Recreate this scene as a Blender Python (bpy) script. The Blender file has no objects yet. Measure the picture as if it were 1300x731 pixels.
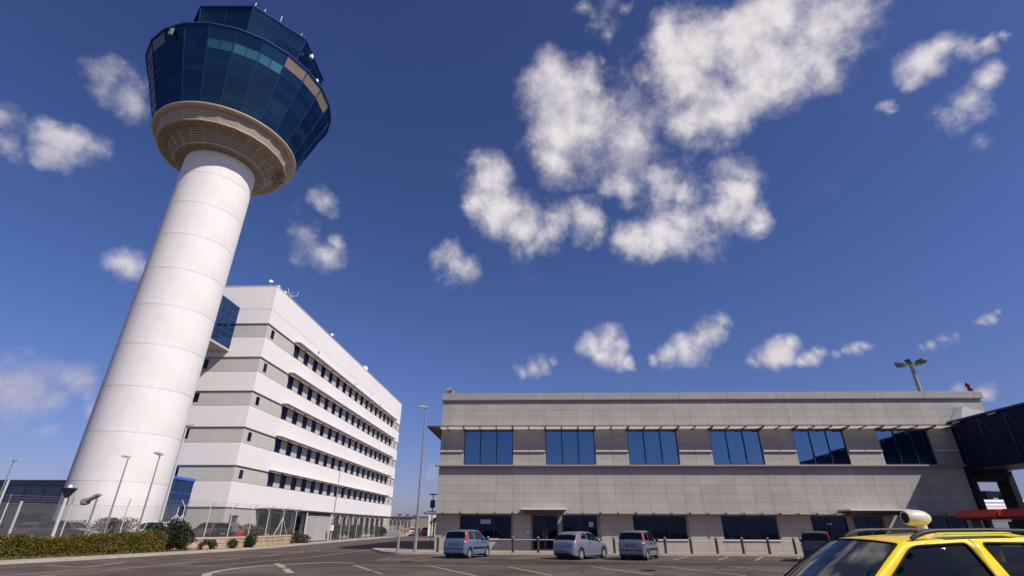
import bpy, bmesh, math, random
from mathutils import Vector, Matrix, Euler
from mathutils.geometry import delaunay_2d_cdt
R = math.radians
scene = bpy.context.scene
COL = scene.collection

# ------------------------------------------------------------ camera
cam_d = bpy.data.cameras.new('camera')
cam = bpy.data.objects.new('camera', cam_d)
COL.objects.link(cam)
cam_d.sensor_width = 36.0
cam_d.lens = 628.7 / 1300.0 * 36.0
cam_d.clip_start = 0.1
cam_d.clip_end = 6000.0
cam.location = (0, 0, 1.73)
cam.rotation_euler = (Matrix.Rotation(R(2.04), 3, 'Z') @ Matrix.Rotation(R(90 + 25.715), 3, 'X') @ Matrix.Rotation(R(0.236), 3, 'Z')).to_euler()
scene.camera = cam

# ------------------------------------------------------------ sky, sun, exposure
SUN_EL = 45.0
SUN_AZ = math.degrees(math.atan2(0.835, -0.55))      # clockwise from +Y
SKY_STRENGTH = 0.085
SUN_STRENGTH = 5.0
scene.view_settings.view_transform = 'Standard'
scene.view_settings.look = 'None'
scene.view_settings.gamma = 1.0
scene.view_settings.exposure = 0.0
scene.view_settings.use_curve_mapping = False

sun_d = bpy.data.lights.new('sun', 'SUN')
sun_d.energy = SUN_STRENGTH
sun_d.angle = R(0.5)
sun_d.color = (1.0, 0.925, 0.83)
sun = bpy.data.objects.new('sun', sun_d)
COL.objects.link(sun)
sdir = Vector((math.sin(R(SUN_AZ)) * math.cos(R(SUN_EL)), math.cos(R(SUN_AZ)) * math.cos(R(SUN_EL)), math.sin(R(SUN_EL))))
sun.rotation_euler = (-sdir).to_track_quat('-Z', 'Y').to_euler()

CLOUDS = [(0.085,0.675,0.732,0.0640),(0.048,0.661,0.748,0.0423),(0.112,0.644,0.757,0.0344),(0.078,0.726,0.684,0.0738),(0.138,0.727,0.673,0.0730),(0.049,0.761,0.647,0.0423),(0.197,0.744,0.639,0.0653),(0.255,0.762,0.596,0.0546),(0.184,0.778,0.601,0.0371),(0.296,0.762,0.576,0.0354),(0.299,0.795,0.528,0.0601),(0.251,0.818,0.518,0.0413),(0.344,0.774,0.531,0.0417),(0.373,0.741,0.559,0.0378),(0.400,0.772,0.494,0.0296),(0.201,0.831,0.518,0.0332),(0.413,0.756,0.508,0.0213),(0.122,0.579,0.806,0.0285),(0.144,0.602,0.785,0.0184),(0.108,0.572,0.813,0.0180),(0.169,0.571,0.803,0.0152),(0.140,0.632,0.762,0.0135),(-0.068,0.792,0.607,0.0464),(-0.092,0.804,0.588,0.0310),(-0.046,0.824,0.564,0.0470),(-0.007,0.839,0.545,0.0440),(0.048,0.840,0.541,0.0438),(0.103,0.839,0.534,0.0388),(0.133,0.841,0.525,0.0185),(0.279,0.630,0.725,0.0652),(0.252,0.606,0.755,0.0386),(0.314,0.595,0.739,0.0562),(0.324,0.659,0.678,0.0551),(0.302,0.683,0.665,0.0472),(0.382,0.636,0.670,0.0439),(0.383,0.581,0.718,0.0658),(0.428,0.578,0.695,0.0583),(0.461,0.538,0.706,0.0551),(0.494,0.513,0.702,0.0400),(0.513,0.513,0.688,0.0208),(0.420,0.617,0.666,0.0339),(0.461,0.581,0.670,0.0322),(0.344,0.562,0.752,0.0299),(0.417,0.532,0.737,0.0427),(0.584,0.527,0.617,0.0279),(0.582,0.548,0.601,0.0133),(0.596,0.510,0.621,0.0233),(0.617,0.502,0.606,0.0142),(0.635,0.488,0.599,0.0110),(0.646,0.477,0.596,0.0072),(0.590,0.505,0.630,0.0156),(0.640,0.515,0.570,0.0159),(0.630,0.547,0.551,0.0233),(0.620,0.567,0.542,0.0240),(0.637,0.558,0.532,0.0195),(0.630,0.577,0.520,0.0169),(0.649,0.576,0.497,0.0136),(0.561,0.588,0.583,0.0097),(-0.145,0.865,0.480,0.0347),(-0.126,0.871,0.475,0.0253),(-0.157,0.856,0.493,0.0157),(-0.373,0.752,0.543,0.0228),(-0.360,0.754,0.549,0.0143),(-0.415,0.771,0.483,0.0338),(-0.379,0.804,0.459,0.0246),(-0.433,0.764,0.478,0.0180),(-0.364,0.794,0.487,0.0145),(-0.618,0.509,0.599,0.0292),(-0.617,0.531,0.582,0.0255),(-0.632,0.498,0.594,0.0183),(-0.609,0.547,0.574,0.0195),(-0.674,0.541,0.503,0.0284),(-0.688,0.536,0.489,0.0179),(-0.658,0.554,0.511,0.0187),(-0.718,0.485,0.500,0.0183),(-0.719,0.509,0.473,0.0149),(-0.635,0.677,0.372,0.0227),(-0.648,0.666,0.370,0.0156),(-0.718,0.676,0.167,0.0405),(-0.735,0.655,0.173,0.0327),(-0.699,0.696,0.161,0.0248),(-0.677,0.710,0.193,0.0229),(-0.669,0.722,0.178,0.0189),(-0.687,0.699,0.196,0.0143),(0.157,0.930,0.331,0.0260),(0.134,0.937,0.324,0.0261),(0.146,0.940,0.309,0.0229),(0.171,0.939,0.297,0.0182),(0.193,0.937,0.291,0.0120),(0.184,0.928,0.324,0.0152),(0.240,0.926,0.292,0.0133),(0.266,0.917,0.297,0.0204),(0.294,0.906,0.304,0.0259),(0.321,0.893,0.315,0.0284),(0.344,0.880,0.327,0.0239),(0.363,0.868,0.338,0.0153),(-0.018,0.961,0.276,0.0124),(0.006,0.959,0.283,0.0171),(0.029,0.956,0.290,0.0187),(0.050,0.953,0.299,0.0124),(0.403,0.874,0.273,0.0120),(0.420,0.864,0.277,0.0185),(0.441,0.852,0.282,0.0233),(0.460,0.839,0.290,0.0166),(0.472,0.844,0.255,0.0088),(0.484,0.835,0.260,0.0124),(0.495,0.826,0.269,0.0087),(0.516,0.815,0.262,0.0072),(0.528,0.807,0.265,0.0084),(0.539,0.799,0.267,0.0094),(0.550,0.790,0.271,0.0070),(0.607,0.752,0.257,0.0065),(0.617,0.744,0.258,0.0075),(0.628,0.733,0.261,0.0094),(0.637,0.724,0.264,0.0072),(0.662,0.699,0.270,0.0070),(0.669,0.692,0.273,0.0088),(0.676,0.682,0.279,0.0068),(0.635,0.750,0.184,0.0101),(0.658,0.732,0.178,0.0097),(-0.181,0.979,0.093,0.0128),(-0.659,0.735,0.157,0.0211),(-0.624,0.773,0.117,0.0152),(-0.695,0.709,0.124,0.0196)]

def build_world():
    w = bpy.data.worlds.new('World')
    scene.world = w
    w.use_nodes = True
    nt = w.node_tree
    nt.nodes.clear()
    N = nt.nodes.new
    L = nt.links.new
    def math_(op, a, b=None, c=None, clamp=False):
        n = N('ShaderNodeMath'); n.operation = op; n.use_clamp = clamp
        for i, v in enumerate((a, b, c)):
            if v is None: continue
            if isinstance(v, (int, float)): n.inputs[i].default_value = v
            else: L(v, n.inputs[i])
        return n.outputs[0]
    def smooth(v, lo, hi):
        n = N('ShaderNodeMapRange'); n.interpolation_type = 'SMOOTHSTEP'
        L(v, n.inputs['Value']); n.inputs['From Min'].default_value = lo; n.inputs['From Max'].default_value = hi
        return n.outputs['Result']
    def mix(f, a, b):
        n = N('ShaderNodeMix'); n.data_type = 'RGBA'
        if isinstance(f, (int, float)): n.inputs[0].default_value = f
        else: L(f, n.inputs[0])
        for i, v in ((6, a), (7, b)):
            if isinstance(v, tuple): n.inputs[i].default_value = v
            else: L(v, n.inputs[i])
        return n.outputs[2]
    def noise(vec, scale, detail, rough, dist=0.0):
        n = N('ShaderNodeTexNoise'); n.inputs['Scale'].default_value = scale
        n.inputs['Detail'].default_value = detail; n.inputs['Roughness'].default_value = rough
        n.inputs['Distortion'].default_value = dist
        L(vec, n.inputs['Vector']); return n
    tc = N('ShaderNodeTexCoord').outputs['Generated']
    sky = N('ShaderNodeTexSky'); sky.sky_type = 'NISHITA'; sky.sun_disc = False
    sky.sun_elevation = R(SUN_EL); sky.sun_rotation = R(SUN_AZ)
    sky.altitude = 0; sky.air_density = 1.0; sky.dust_density = 0.7; sky.ozone_density = 3.0
    tint = N('ShaderNodeMix'); tint.data_type = 'RGBA'; tint.blend_type = 'MULTIPLY'; tint.inputs[0].default_value = 1.0
    L(sky.outputs[0], tint.inputs[6]); tint.inputs[7].default_value = SKY_TINT
    base = tint.outputs[2]
    sz = N('ShaderNodeSeparateXYZ'); L(tc, sz.inputs[0])
    hz = smooth(sz.outputs["Z"], 0.45, -0.02)
    t2 = N('ShaderNodeMix'); t2.data_type = 'RGBA'; t2.blend_type = 'MULTIPLY'; L(hz, t2.inputs[0]); L(base, t2.inputs[6]); t2.inputs[7].default_value = (1.10, 0.88, 0.90, 1)
    base = t2.outputs[2]
    t3 = N('ShaderNodeMix'); t3.data_type = 'RGBA'; t3.blend_type = 'MULTIPLY'; L(smooth(sz.outputs['Z'], 0.20, 0.95), t3.inputs[0]); L(base, t3.inputs[6]); t3.inputs[7].default_value = (0.88, 0.83, 0.88, 1)
    base = t3.outputs[2]
    # domain warp
    def warp(amount, scale, detail):
        n1 = noise(tc, scale, detail, 0.62)
        sub = N('ShaderNodeVectorMath'); sub.operation = 'SUBTRACT'; L(n1.outputs['Color'], sub.inputs[0]); sub.inputs[1].default_value = (0.5, 0.5, 0.5)
        sc = N('ShaderNodeVectorMath'); sc.operation = 'SCALE'; L(sub.outputs[0], sc.inputs[0]); sc.inputs['Scale'].default_value = amount
        ad = N('ShaderNodeVectorMath'); ad.operation = 'ADD'; L(tc, ad.inputs[0]); L(sc.outputs[0], ad.inputs[1])
        return ad.outputs[0]
    p_big, p_small = warp(W_BIG, 7.0, 6.0), warp(W_SMALL, 14.0, 5.0)
    field = None
    for (x, y, z, r) in CLOUDS:
        d = N('ShaderNodeVectorMath'); d.operation = 'DISTANCE'; L(p_big if r > 0.028 else p_small, d.inputs[0]); d.inputs[1].default_value = (x, y, z)
        v = math_('MULTIPLY_ADD', d.outputs['Value'], -1.0 / (r * RF), 1.0)
        v = math_('MULTIPLY', v, 1.0 if r > 0.035 else (0.92 if r > 0.02 else 0.76))
        field = v if field is None else math_('SMOOTH_MAX', field, v, 0.12)
    # clouds outside the view: the same kind of scattered cumulus
    sepn = N('ShaderNodeSeparateXYZ'); L(tc, sepn.inputs[0])
    big = noise(tc, 4.5, 3.0, 0.5)
    outm = smooth(sepn.outputs['Y'], 0.25, -0.05)
    gen = math_('MULTIPLY_ADD', big.outputs['Fac'], 3.6, -1.95)
    gen = math_('MULTIPLY', math_('MAXIMUM', gen, 0.0), outm)
    field = math_('MAXIMUM', field, gen)
    # wispy break-up
    f1 = noise(tc, 9.5, 14.0, 0.64, 0.0)
    f2 = noise(tc, 4.5, 3.0, 0.5)
    amp = math_('MULTIPLY_ADD', f1.outputs['Fac'], A1, -A1*0.53)
    amp2 = math_('MULTIPLY_ADD', f2.outputs['Fac'], 0.5, -0.25)
    dens = math_('ADD', math_('ADD', field, amp), amp2)
    inside = smooth(field, -0.05, 0.22)
    a = math_('MULTIPLY', smooth(dens, 0.05, 1.02), inside)
    above = smooth(sepn.outputs['Z'], 0.0, 0.06)
    hazy = math_('MULTIPLY_ADD', smooth(sepn.outputs['Z'], 0.30, 0.02), -0.20, 0.96)
    leftdim = math_('MULTIPLY_ADD', smooth(sepn.outputs['X'], -0.25, -0.50), -0.18, 1.0)
    a = math_('MULTIPLY', math_('MULTIPLY', math_('MULTIPLY', a, above), hazy), leftdim)
    # billow relief: compare the puff noise with itself a little way towards the sun
    off = N('ShaderNodeVectorMath'); off.operation = 'ADD'; L(tc, off.inputs[0]); off.inputs[1].default_value = (0.016, -0.012, 0.020)
    r1 = noise(tc, 9.0, 6.0, 0.55); r2 = noise(off.outputs[0], 9.0, 6.0, 0.55)
    rel = math_('SUBTRACT', r1.outputs['Fac'], r2.outputs['Fac'])
    shade = math_('MULTIPLY_ADD', rel, 4.0, 0.55)
    shade = math_('ADD', shade, math_('MULTIPLY_ADD', f2.outputs['Fac'], 1.9, -0.95))
    shade = math_('ADD', shade, math_('MULTIPLY', smooth(dens, 0.1, 0.9), 0.25), clamp=True)
    lowm = smooth(sepn.outputs['Z'], 0.02, 0.42)
    ccol = mix(shade, CLOUD_GREY, CLOUD_WHITE)
    ccol = mix(lowm, mix(0.55, ccol, CLOUD_LOW), ccol)
    out = mix(a, base, ccol)
    bg = N('ShaderNodeBackground'); bg.inputs['Strength'].default_value = SKY_STRENGTH
    L(out, bg.inputs['Color'])
    wo = N('ShaderNodeOutputWorld'); L(bg.outputs[0], wo.inputs['Surface'])
    w.cycles.sampling_method = 'MANUAL'; w.cycles.sample_map_resolution = 512
SKY_TINT = (0.635, 0.735, 1.13, 1)
RF, W_BIG, W_SMALL, A1 = 1.80, 0.12, 0.045, 2.1
CLOUD_WHITE = (9.8, 9.1, 9.3, 1)
CLOUD_GREY = (4.9, 4.8, 5.8, 1)
CLOUD_LOW = (4.6, 4.0, 4.6, 1)
build_world()

# ------------------------------------------------------------ materials
MATS = {}
def mat(name, col, rough=0.7, metal=0.0, var=0.0, vscale=3.0, bump=0.0, bscale=40.0, spec=0.5, stretch=None, objvar=0.0, streak=0.0, dirt=None, coat=0.0):
    if name in MATS: return MATS[name]
    m = bpy.data.materials.new(name); m.use_nodes = True; MATS[name] = m
    nt = m.node_tree; N = nt.nodes.new; L = nt.links.new
    b = nt.nodes['Principled BSDF']
    b.inputs['Roughness'].default_value = rough; b.inputs['Metallic'].default_value = metal
    b.inputs['Specular IOR Level'].default_value = spec
    b.inputs['Coat Weight'].default_value = coat
    c = (*col, 1.0)
    b.inputs['Base Color'].default_value = c
    tc = N('ShaderNodeNewGeometry').outputs['Position'] if objvar > 0 else N('ShaderNodeTexCoord').outputs['Object']
    if stretch:
        mp = N('ShaderNodeMapping'); mp.inputs['Scale'].default_value = stretch; L(tc, mp.inputs['Vector']); tcs = mp.outputs[0]
    else: tcs = tc
    cur = None
    if var > 0:
        n = N('ShaderNodeTexNoise'); n.inputs['Scale'].default_value = vscale; n.inputs['Detail'].default_value = 6; n.inputs['Roughness'].default_value = 0.6
        L(tcs, n.inputs['Vector'])
        mr = N('ShaderNodeMapRange'); L(n.outputs['Fac'], mr.inputs['Value'])
        mr.inputs['From Min'].default_value = 0.25; mr.inputs['From Max'].default_value = 0.75
        mr.inputs['To Min'].default_value = 1 - var; mr.inputs['To Max'].default_value = 1 + var
        cur = mr.outputs[0]
    if streak > 0:
        mp2 = N('ShaderNodeMapping'); mp2.inputs['Scale'].default_value = (1.6, 1.6, 0.09); L(tc, mp2.inputs['Vector'])
        n = N('ShaderNodeTexNoise'); n.inputs['Scale'].default_value = 1.5; n.inputs['Detail'].default_value = 5; L(mp2.outputs[0], n.inputs['Vector'])
        mr = N('ShaderNodeMapRange'); L(n.outputs['Fac'], mr.inputs['Value'])
        mr.inputs['From Min'].default_value = 0.3; mr.inputs['From Max'].default_value = 0.7
        mr.inputs['To Min'].default_value = 1 - streak; mr.inputs['To Max'].default_value = 1 + streak * 0.4
        if cur is None: cur = mr.outputs[0]
        else:
            mm = N('ShaderNodeMath'); mm.operation = 'MULTIPLY'; L(cur, mm.inputs[0]); L(mr.outputs[0], mm.inputs[1]); cur = mm.outputs[0]
    if objvar > 0:
        oi = N('ShaderNodeObjectInfo')
        mr = N('ShaderNodeMapRange'); L(oi.outputs['Random'], mr.inputs['Value'])
        mr.inputs['To Min'].default_value = 1 - objvar; mr.inputs['To Max'].default_value = 1 + objvar
        if cur is None: cur = mr.outputs[0]
        else:
            mm = N('ShaderNodeMath'); mm.operation = 'MULTIPLY'; L(cur, mm.inputs[0]); L(mr.outputs[0], mm.inputs[1]); cur = mm.outputs[0]
    if cur is not None:
        vm = N('ShaderNodeVectorMath'); vm.operation = 'SCALE'; vm.inputs[0].default_value = col; L(cur, vm.inputs['Scale'])
        colsock = vm.outputs[0]
        if dirt:
            n = N('ShaderNodeTexNoise'); n.inputs['Scale'].default_value = 0.35; n.inputs['Detail'].default_value = 4; L(tc, n.inputs['Vector'])
            mr = N('ShaderNodeMapRange'); L(n.outputs['Fac'], mr.inputs['Value']); mr.inputs['From Min'].default_value = 0.45; mr.inputs['From Max'].default_value = 0.72
            mx = N('ShaderNodeMix'); mx.data_type = 'RGBA'; L(mr.outputs[0], mx.inputs[0]); L(colsock, mx.inputs[6]); mx.inputs[7].default_value = (*dirt, 1)
            colsock = mx.outputs[2]
        L(colsock, b.inputs['Base Color'])
    if bump > 0:
        n = N('ShaderNodeTexNoise'); n.inputs['Scale'].default_value = bscale; n.inputs['Detail'].default_value = 4; L(tcs, n.inputs['Vector'])
        bp = N('ShaderNodeBump'); bp.inputs['Strength'].default_value = bump; bp.inputs['Distance'].default_value = 0.02
        L(n.outputs['Fac'], bp.inputs['Height']); L(bp.outputs[0], b.inputs['Normal'])
    return m

def glass_mat(name, tint, base, mixf=0.5, rough=0.02, wave=0.0, objvar=0.0, wscale=0.35):
    """coated glazing seen from outside: dark body with a tinted mirror coat"""
    if name in MATS: return MATS[name]
    m = bpy.data.materials.new(name); m.use_nodes = True; MATS[name] = m
    nt = m.node_tree; N = nt.nodes.new; L = nt.links.new
    out = nt.nodes['Material Output']; nt.nodes.remove(nt.nodes['Principled BSDF'])
    g = N('ShaderNodeBsdfGlossy'); g.inputs['Color'].default_value = (*tint, 1); g.inputs['Roughness'].default_value = rough
    d = N('ShaderNodeBsdfDiffuse'); d.inputs['Color'].default_value = (*base, 1)
    if objvar:
        oi = N('ShaderNodeObjectInfo'); vm = N('ShaderNodeVectorMath'); vm.operation = 'SCALE'; vm.inputs[0].default_value = base
        mr = N('ShaderNodeMapRange'); L(oi.outputs['Random'], mr.inputs['Value']); mr.inputs['To Min'].default_value = 1 - objvar; mr.inputs['To Max'].default_value = 1 + objvar
        L(mr.outputs[0], vm.inputs['Scale']); L(vm.outputs[0], d.inputs['Color'])
    fr = N('ShaderNodeFresnel'); fr.inputs['IOR'].default_value = 1.5
    mr = N('ShaderNodeMapRange'); L(fr.outputs[0], mr.inputs['Value']); mr.inputs['To Min'].default_value = mixf; mr.inputs['To Max'].default_value = 1.0
    mx = N('ShaderNodeMixShader'); L(mr.outputs[0], mx.inputs[0]); L(d.outputs[0], mx.inputs[1]); L(g.outputs[0], mx.inputs[2])
    if wave > 0:
        tc = N('ShaderNodeTexCoord'); n = N('ShaderNodeTexNoise'); n.inputs['Scale'].default_value = wscale; n.inputs['Detail'].default_value = 1
        L(tc.outputs['Object'], n.inputs['Vector'])
        bp = N('ShaderNodeBump'); bp.inputs['Strength'].default_value = wave; bp.inputs['Distance'].default_value = 0.05
        L(n.outputs['Fac'], bp.inputs['Height']); L(bp.outputs[0], g.inputs['Normal'])
    L(mx.outputs[0], out.inputs['Surface'])
    return m

def clear_glass(name, tint=(0.25, 0.28, 0.27), ior=1.5):
    if name in MATS: return MATS[name]
    m = bpy.data.materials.new(name); m.use_nodes = True; MATS[name] = m
    nt = m.node_tree; N = nt.nodes.new; L = nt.links.new
    out = nt.nodes['Material Output']; nt.nodes.remove(nt.nodes['Principled BSDF'])
    t = N('ShaderNodeBsdfTransparent'); t.inputs['Color'].default_value = (*tint, 1)
    g = N('ShaderNodeBsdfGlossy'); g.inputs['Roughness'].default_value = 0.02; g.inputs['Color'].default_value = (0.9, 0.92, 0.86, 1)
    fr = N('ShaderNodeFresnel'); fr.inputs['IOR'].default_value = ior
    mx = N('ShaderNodeMixShader'); L(fr.outputs[0], mx.inputs[0]); L(t.outputs[0], mx.inputs[1]); L(g.outputs[0], mx.inputs[2])
    L(mx.outputs[0], out.inputs['Surface'])
    return m

def translucent(name, col, tr):
    if name in MATS: return MATS[name]
    m = bpy.data.materials.new(name); m.use_nodes = True; MATS[name] = m
    nt = m.node_tree; N = nt.nodes.new; L = nt.links.new
    b = nt.nodes['Principled BSDF']; b.inputs['Base Color'].default_value = (*col, 1); b.inputs['Roughness'].default_value = 0.5
    t = N('ShaderNodeBsdfTranslucent'); t.inputs['Color'].default_value = (*col, 1)
    mx = N('ShaderNodeMixShader'); mx.inputs[0].default_value = tr
    L(b.outputs[0], mx.inputs[1]); L(t.outputs[0], mx.inputs[2]); L(mx.outputs[0], nt.nodes['Material Output'].inputs['Surface'])
    return m

def mesh_fence_mat(name):
    if name in MATS: return MATS[name]
    m = bpy.data.materials.new(name); m.use_nodes = True; MATS[name] = m
    nt = m.node_tree; N = nt.nodes.new; L = nt.links.new
    out = nt.nodes['Material Output']; b = nt.nodes['Principled BSDF']
    b.inputs['Base Color'].default_value = (0.3, 0.3, 0.28, 1); b.inputs['Metallic'].default_value = 0.6; b.inputs['Roughness'].default_value = 0.5
    uv = N('ShaderNodeUVMap')
    facs = []
    for rz in (45, -45):
        mp = N('ShaderNodeMapping'); mp.inputs['Rotation'].default_value = (0, 0, R(rz)); L(uv.outputs[0], mp.inputs['Vector'])
        sx = N('ShaderNodeSeparateXYZ'); L(mp.outputs[0], sx.inputs[0])
        f = N('ShaderNodeMath'); f.operation = 'PINGPONG'; L(sx.outputs[0], f.inputs[0]); f.inputs[1].default_value = 0.04
        c = N('ShaderNodeMath'); c.operation = 'LESS_THAN'; L(f.outputs[0], c.inputs[0]); c.inputs[1].default_value = 0.0045
        facs.append(c.outputs[0])
    mx_ = N('ShaderNodeMath'); mx_.operation = 'MAXIMUM'; L(facs[0], mx_.inputs[0]); L(facs[1], mx_.inputs[1])
    t = N('ShaderNodeBsdfTransparent'); mx = N('ShaderNodeMixShader')
    L(mx_.outputs[0], mx.inputs[0]); L(t.outputs[0], mx.inputs[1]); L(b.outputs[0], mx.inputs[2]); L(mx.outputs[0], out.inputs['Surface'])
    return m

def leaf_mat(name, cols):
    if name in MATS: return MATS[name]
    m = bpy.data.materials.new(name); m.use_nodes = True; MATS[name] = m
    nt = m.node_tree; N = nt.nodes.new; L = nt.links.new
    b = nt.nodes['Principled BSDF']; b.inputs['Roughness'].default_value = 0.6
    ge = N('ShaderNodeNewGeometry'); cr = N('ShaderNodeValToRGB')
    tc = N('ShaderNodeTexCoord'); n = N('ShaderNodeTexNoise'); n.inputs['Scale'].default_value = 0.9; n.inputs['Detail'].default_value = 2; L(tc.outputs['Object'], n.inputs['Vector'])
    a = N('ShaderNodeMath'); a.operation = 'MULTIPLY_ADD'; L(ge.outputs['Random Per Island'], a.inputs[0]); a.inputs[1].default_value = 0.6
    s = N('ShaderNodeMath'); s.operation = 'MULTIPLY_ADD'; L(n.outputs['Fac'], s.inputs[0]); s.inputs[1].default_value = 1.3; s.inputs[2].default_value = -0.45
    L(s.outputs[0], a.inputs[2]); L(a.outputs[0], cr.inputs[0])
    while len(cr.color_ramp.elements) < len(cols): cr.color_ramp.elements.new(0.5)
    for i, c in enumerate(cols):
        cr.color_ramp.elements[i].position = i / (len(cols) - 1); cr.color_ramp.elements[i].color = (*c, 1)
    L(cr.outputs[0], b.inputs['Base Color'])
    tr = N('ShaderNodeBsdfTranslucent'); L(cr.outputs[0], tr.inputs['Color'])
    mx = N('ShaderNodeMixShader'); mx.inputs[0].default_value = 0.25
    L(b.outputs[0], mx.inputs[1]); L(tr.outputs[0], mx.inputs[2]); L(mx.outputs[0], nt.nodes['Material Output'].inputs['Surface'])
    return m

# ------------------------------------------------------------ mesh helpers
class MB:
    def __init__(s): s.v = []; s.f = []; s.uv = None
    def add(s, vs, fs):
        o = len(s.v); s.v += [tuple(p) for p in vs]; s.f += [tuple(i + o for i in f) for f in fs]; return s
    def box(s, x0, y0, z0, x1, y1, z1):
        if x0 > x1: x0, x1 = x1, x0
        if y0 > y1: y0, y1 = y1, y0
        if z0 > z1: z0, z1 = z1, z0
        return s.add([(x0,y0,z0),(x1,y0,z0),(x1,y1,z0),(x0,y1,z0),(x0,y0,z1),(x1,y0,z1),(x1,y1,z1),(x0,y1,z1)],
              [(0,3,2,1),(4,5,6,7),(0,1,5,4),(1,2,6,5),(2,3,7,6),(3,0,4,7)])
    def bbox(s, x0, y0, z0, x1, y1, z1, b=0.01):
        """box with chamfered edges"""
        if x0 > x1: x0, x1 = x1, x0
        if y0 > y1: y0, y1 = y1, y0
        if z0 > z1: z0, z1 = z1, z0
        bm = bmesh.new(); bmesh.ops.create_cube(bm, size=1)
        for v in bm.verts: v.co = Vector(((x0+x1)/2 + v.co.x*(x1-x0), (y0+y1)/2 + v.co.y*(y1-y0), (z0+z1)/2 + v.co.z*(z1-z0)))
        bmesh.ops.bevel(bm, geom=list(bm.edges), offset=b, segments=1, affect='EDGES')
        s.frombm(bm); bm.free(); return s
    def frombm(s, bm):
        bm.verts.index_update(); return s.add([v.co[:] for v in bm.verts], [[v.index for v in f.verts] for f in bm.faces])
    def obox(s, c, ax, ay, az):
        """oriented box: centre and three half vectors"""
        c, ax, ay, az = map(Vector, (c, ax, ay, az))
        vs = [c + ax*i + ay*j + az*k for (i, j, k) in ((-1,-1,-1),(1,-1,-1),(1,1,-1),(-1,1,-1),(-1,-1,1),(1,-1,1),(1,1,1),(-1,1,1))]
        return s.add(vs, [(0,3,2,1),(4,5,6,7),(0,1,5,4),(1,2,6,5),(2,3,7,6),(3,0,4,7)])
    def bar(s, p, q, w, h=None, up=(0,0,1)):
        h = h or w; p, q = Vector(p), Vector(q); d = q - p; L_ = d.length; d.normalize()
        u = Vector(up)
        if abs(d.dot(u)) > 0.98: u = Vector((0, 1, 0))
        a = d.cross(u).normalized(); b = a.cross(d)
        return s.obox((p + q)/2, d*L_/2, a*w/2, b*h/2)
    def tube(s, pts, r, n=8, cap=True):
        pts = [Vector(p) for p in pts]; rr = r if isinstance(r, (list, tuple)) else [r]*len(pts)
        rings = []; vs = []; fs = []
        ref = None
        for i, p in enumerate(pts):
            d = (pts[min(i+1, len(pts)-1)] - pts[max(i-1, 0)]).normalized()
            if ref is None: ref = Vector((0,0,1)) if abs(d.z) < 0.9 else Vector((1,0,0))
            a = d.cross(ref).normalized(); b = a.cross(d).normalized(); ref = b
            for k in range(n):
                t = 2*math.pi*k/n; vs.append(p + (a*math.cos(t) + b*math.sin(t))*rr[i])
        for i in range(len(pts)-1):
            for k in range(n):
                k2 = (k+1) % n; fs.append((i*n+k, i*n+k2, (i+1)*n+k2, (i+1)*n+k))
        if cap: fs.append(tuple(range(n))); fs.append(tuple((len(pts)-1)*n+k for k in reversed(range(n))))
        return s.add(vs, fs)
    def lathe(s, prof, c=(0,0), n=48, a0=0.0, close=False):
        """prof: list of (radius, z)"""
        vs = []; fs = []
        for (r, z) in prof:
            for k in range(n):
                t = a0 + 2*math.pi*k/n; vs.append((c[0] + r*math.cos(t), c[1] + r*math.sin(t), z))
        m = len(prof)
        for i in range(m if close else m-1):
            j = (i+1) % m
            for k in range(n):
                k2 = (k+1) % n; fs.append((i*n+k, i*n+k2, j*n+k2, j*n+k))
        if not close:
            if prof[0][0] > 1e-6: fs.append(tuple(reversed(range(n))))
            if prof[-1][0] > 1e-6: fs.append(tuple((m-1)*n+k for k in range(n)))
        return s.add(vs, fs)
    def prism(s, poly, z0, z1):
        n = len(poly)
        vs = [(x, y, z0) for x, y in poly] + [(x, y, z1) for x, y in poly]
        return s.add(vs, [tuple(reversed(range(n))), tuple(range(n, 2*n))] + [(i, (i+1) % n, n+(i+1) % n, n+i) for i in range(n)])
    def mesh(s, name, m=None, smooth=False, angle=None):
        me = bpy.data.meshes.new(name); me.from_pydata([tuple(v) for v in s.v], [], s.f)
        if m: me.materials.append(m)
        if smooth:
            me.polygons.foreach_set('use_smooth', [True]*len(me.polygons))
            if angle is not None:
                me.update(); me.set_sharp_from_angle(angle=R(angle))
        me.update(); return me
    def build(s, name, m, parent=None, smooth=False, angle=40, world=True, **props):
        o = bpy.data.objects.new(name, s.mesh(name, m, smooth, angle)); COL.objects.link(o)
        if parent:
            o.parent = parent
            if world: o.matrix_parent_inverse = winv(parent)
        for k, v in props.items(): o[k] = v
        return o
def wmat(o):
    m = Matrix.LocRotScale(o.location, o.rotation_euler, o.scale)
    if o.parent: m = wmat(o.parent) @ o.matrix_parent_inverse @ m
    return m
def winv(o): return wmat(o).inverted()
def fixnormals(o):
    bm = bmesh.new(); bm.from_mesh(o.data); bmesh.ops.recalc_face_normals(bm, faces=bm.faces); bm.to_mesh(o.data); bm.free(); return o
def inst(name, me, parent, loc=(0,0,0), rot=(0,0,0), scale=(1,1,1), world=True):
    o = bpy.data.objects.new(name, me); COL.objects.link(o); o.location = loc; o.rotation_euler = rot; o.scale = scale
    if parent:
        o.parent = parent
        if world: o.matrix_parent_inverse = winv(parent)
    return o
def thing(name, label, cat, loc=(0,0,0), rz=0.0, group=None):
    o = bpy.data.objects.new(name, None); COL.objects.link(o); o.location = loc; o.rotation_euler = (0, 0, rz)
    o.empty_display_size = 0.3
    o['label'] = label; o['category'] = cat
    if group: o['group'] = group
    return o
def tag(o, label, cat, group=None, kind=None):
    o['label'] = label; o['category'] = cat
    if group: o['group'] = group
    if kind: o['kind'] = kind
    return o
def struct(o, label=None):
    o['kind'] = 'structure'
    if label: o['label'] = label
    return o
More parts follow.
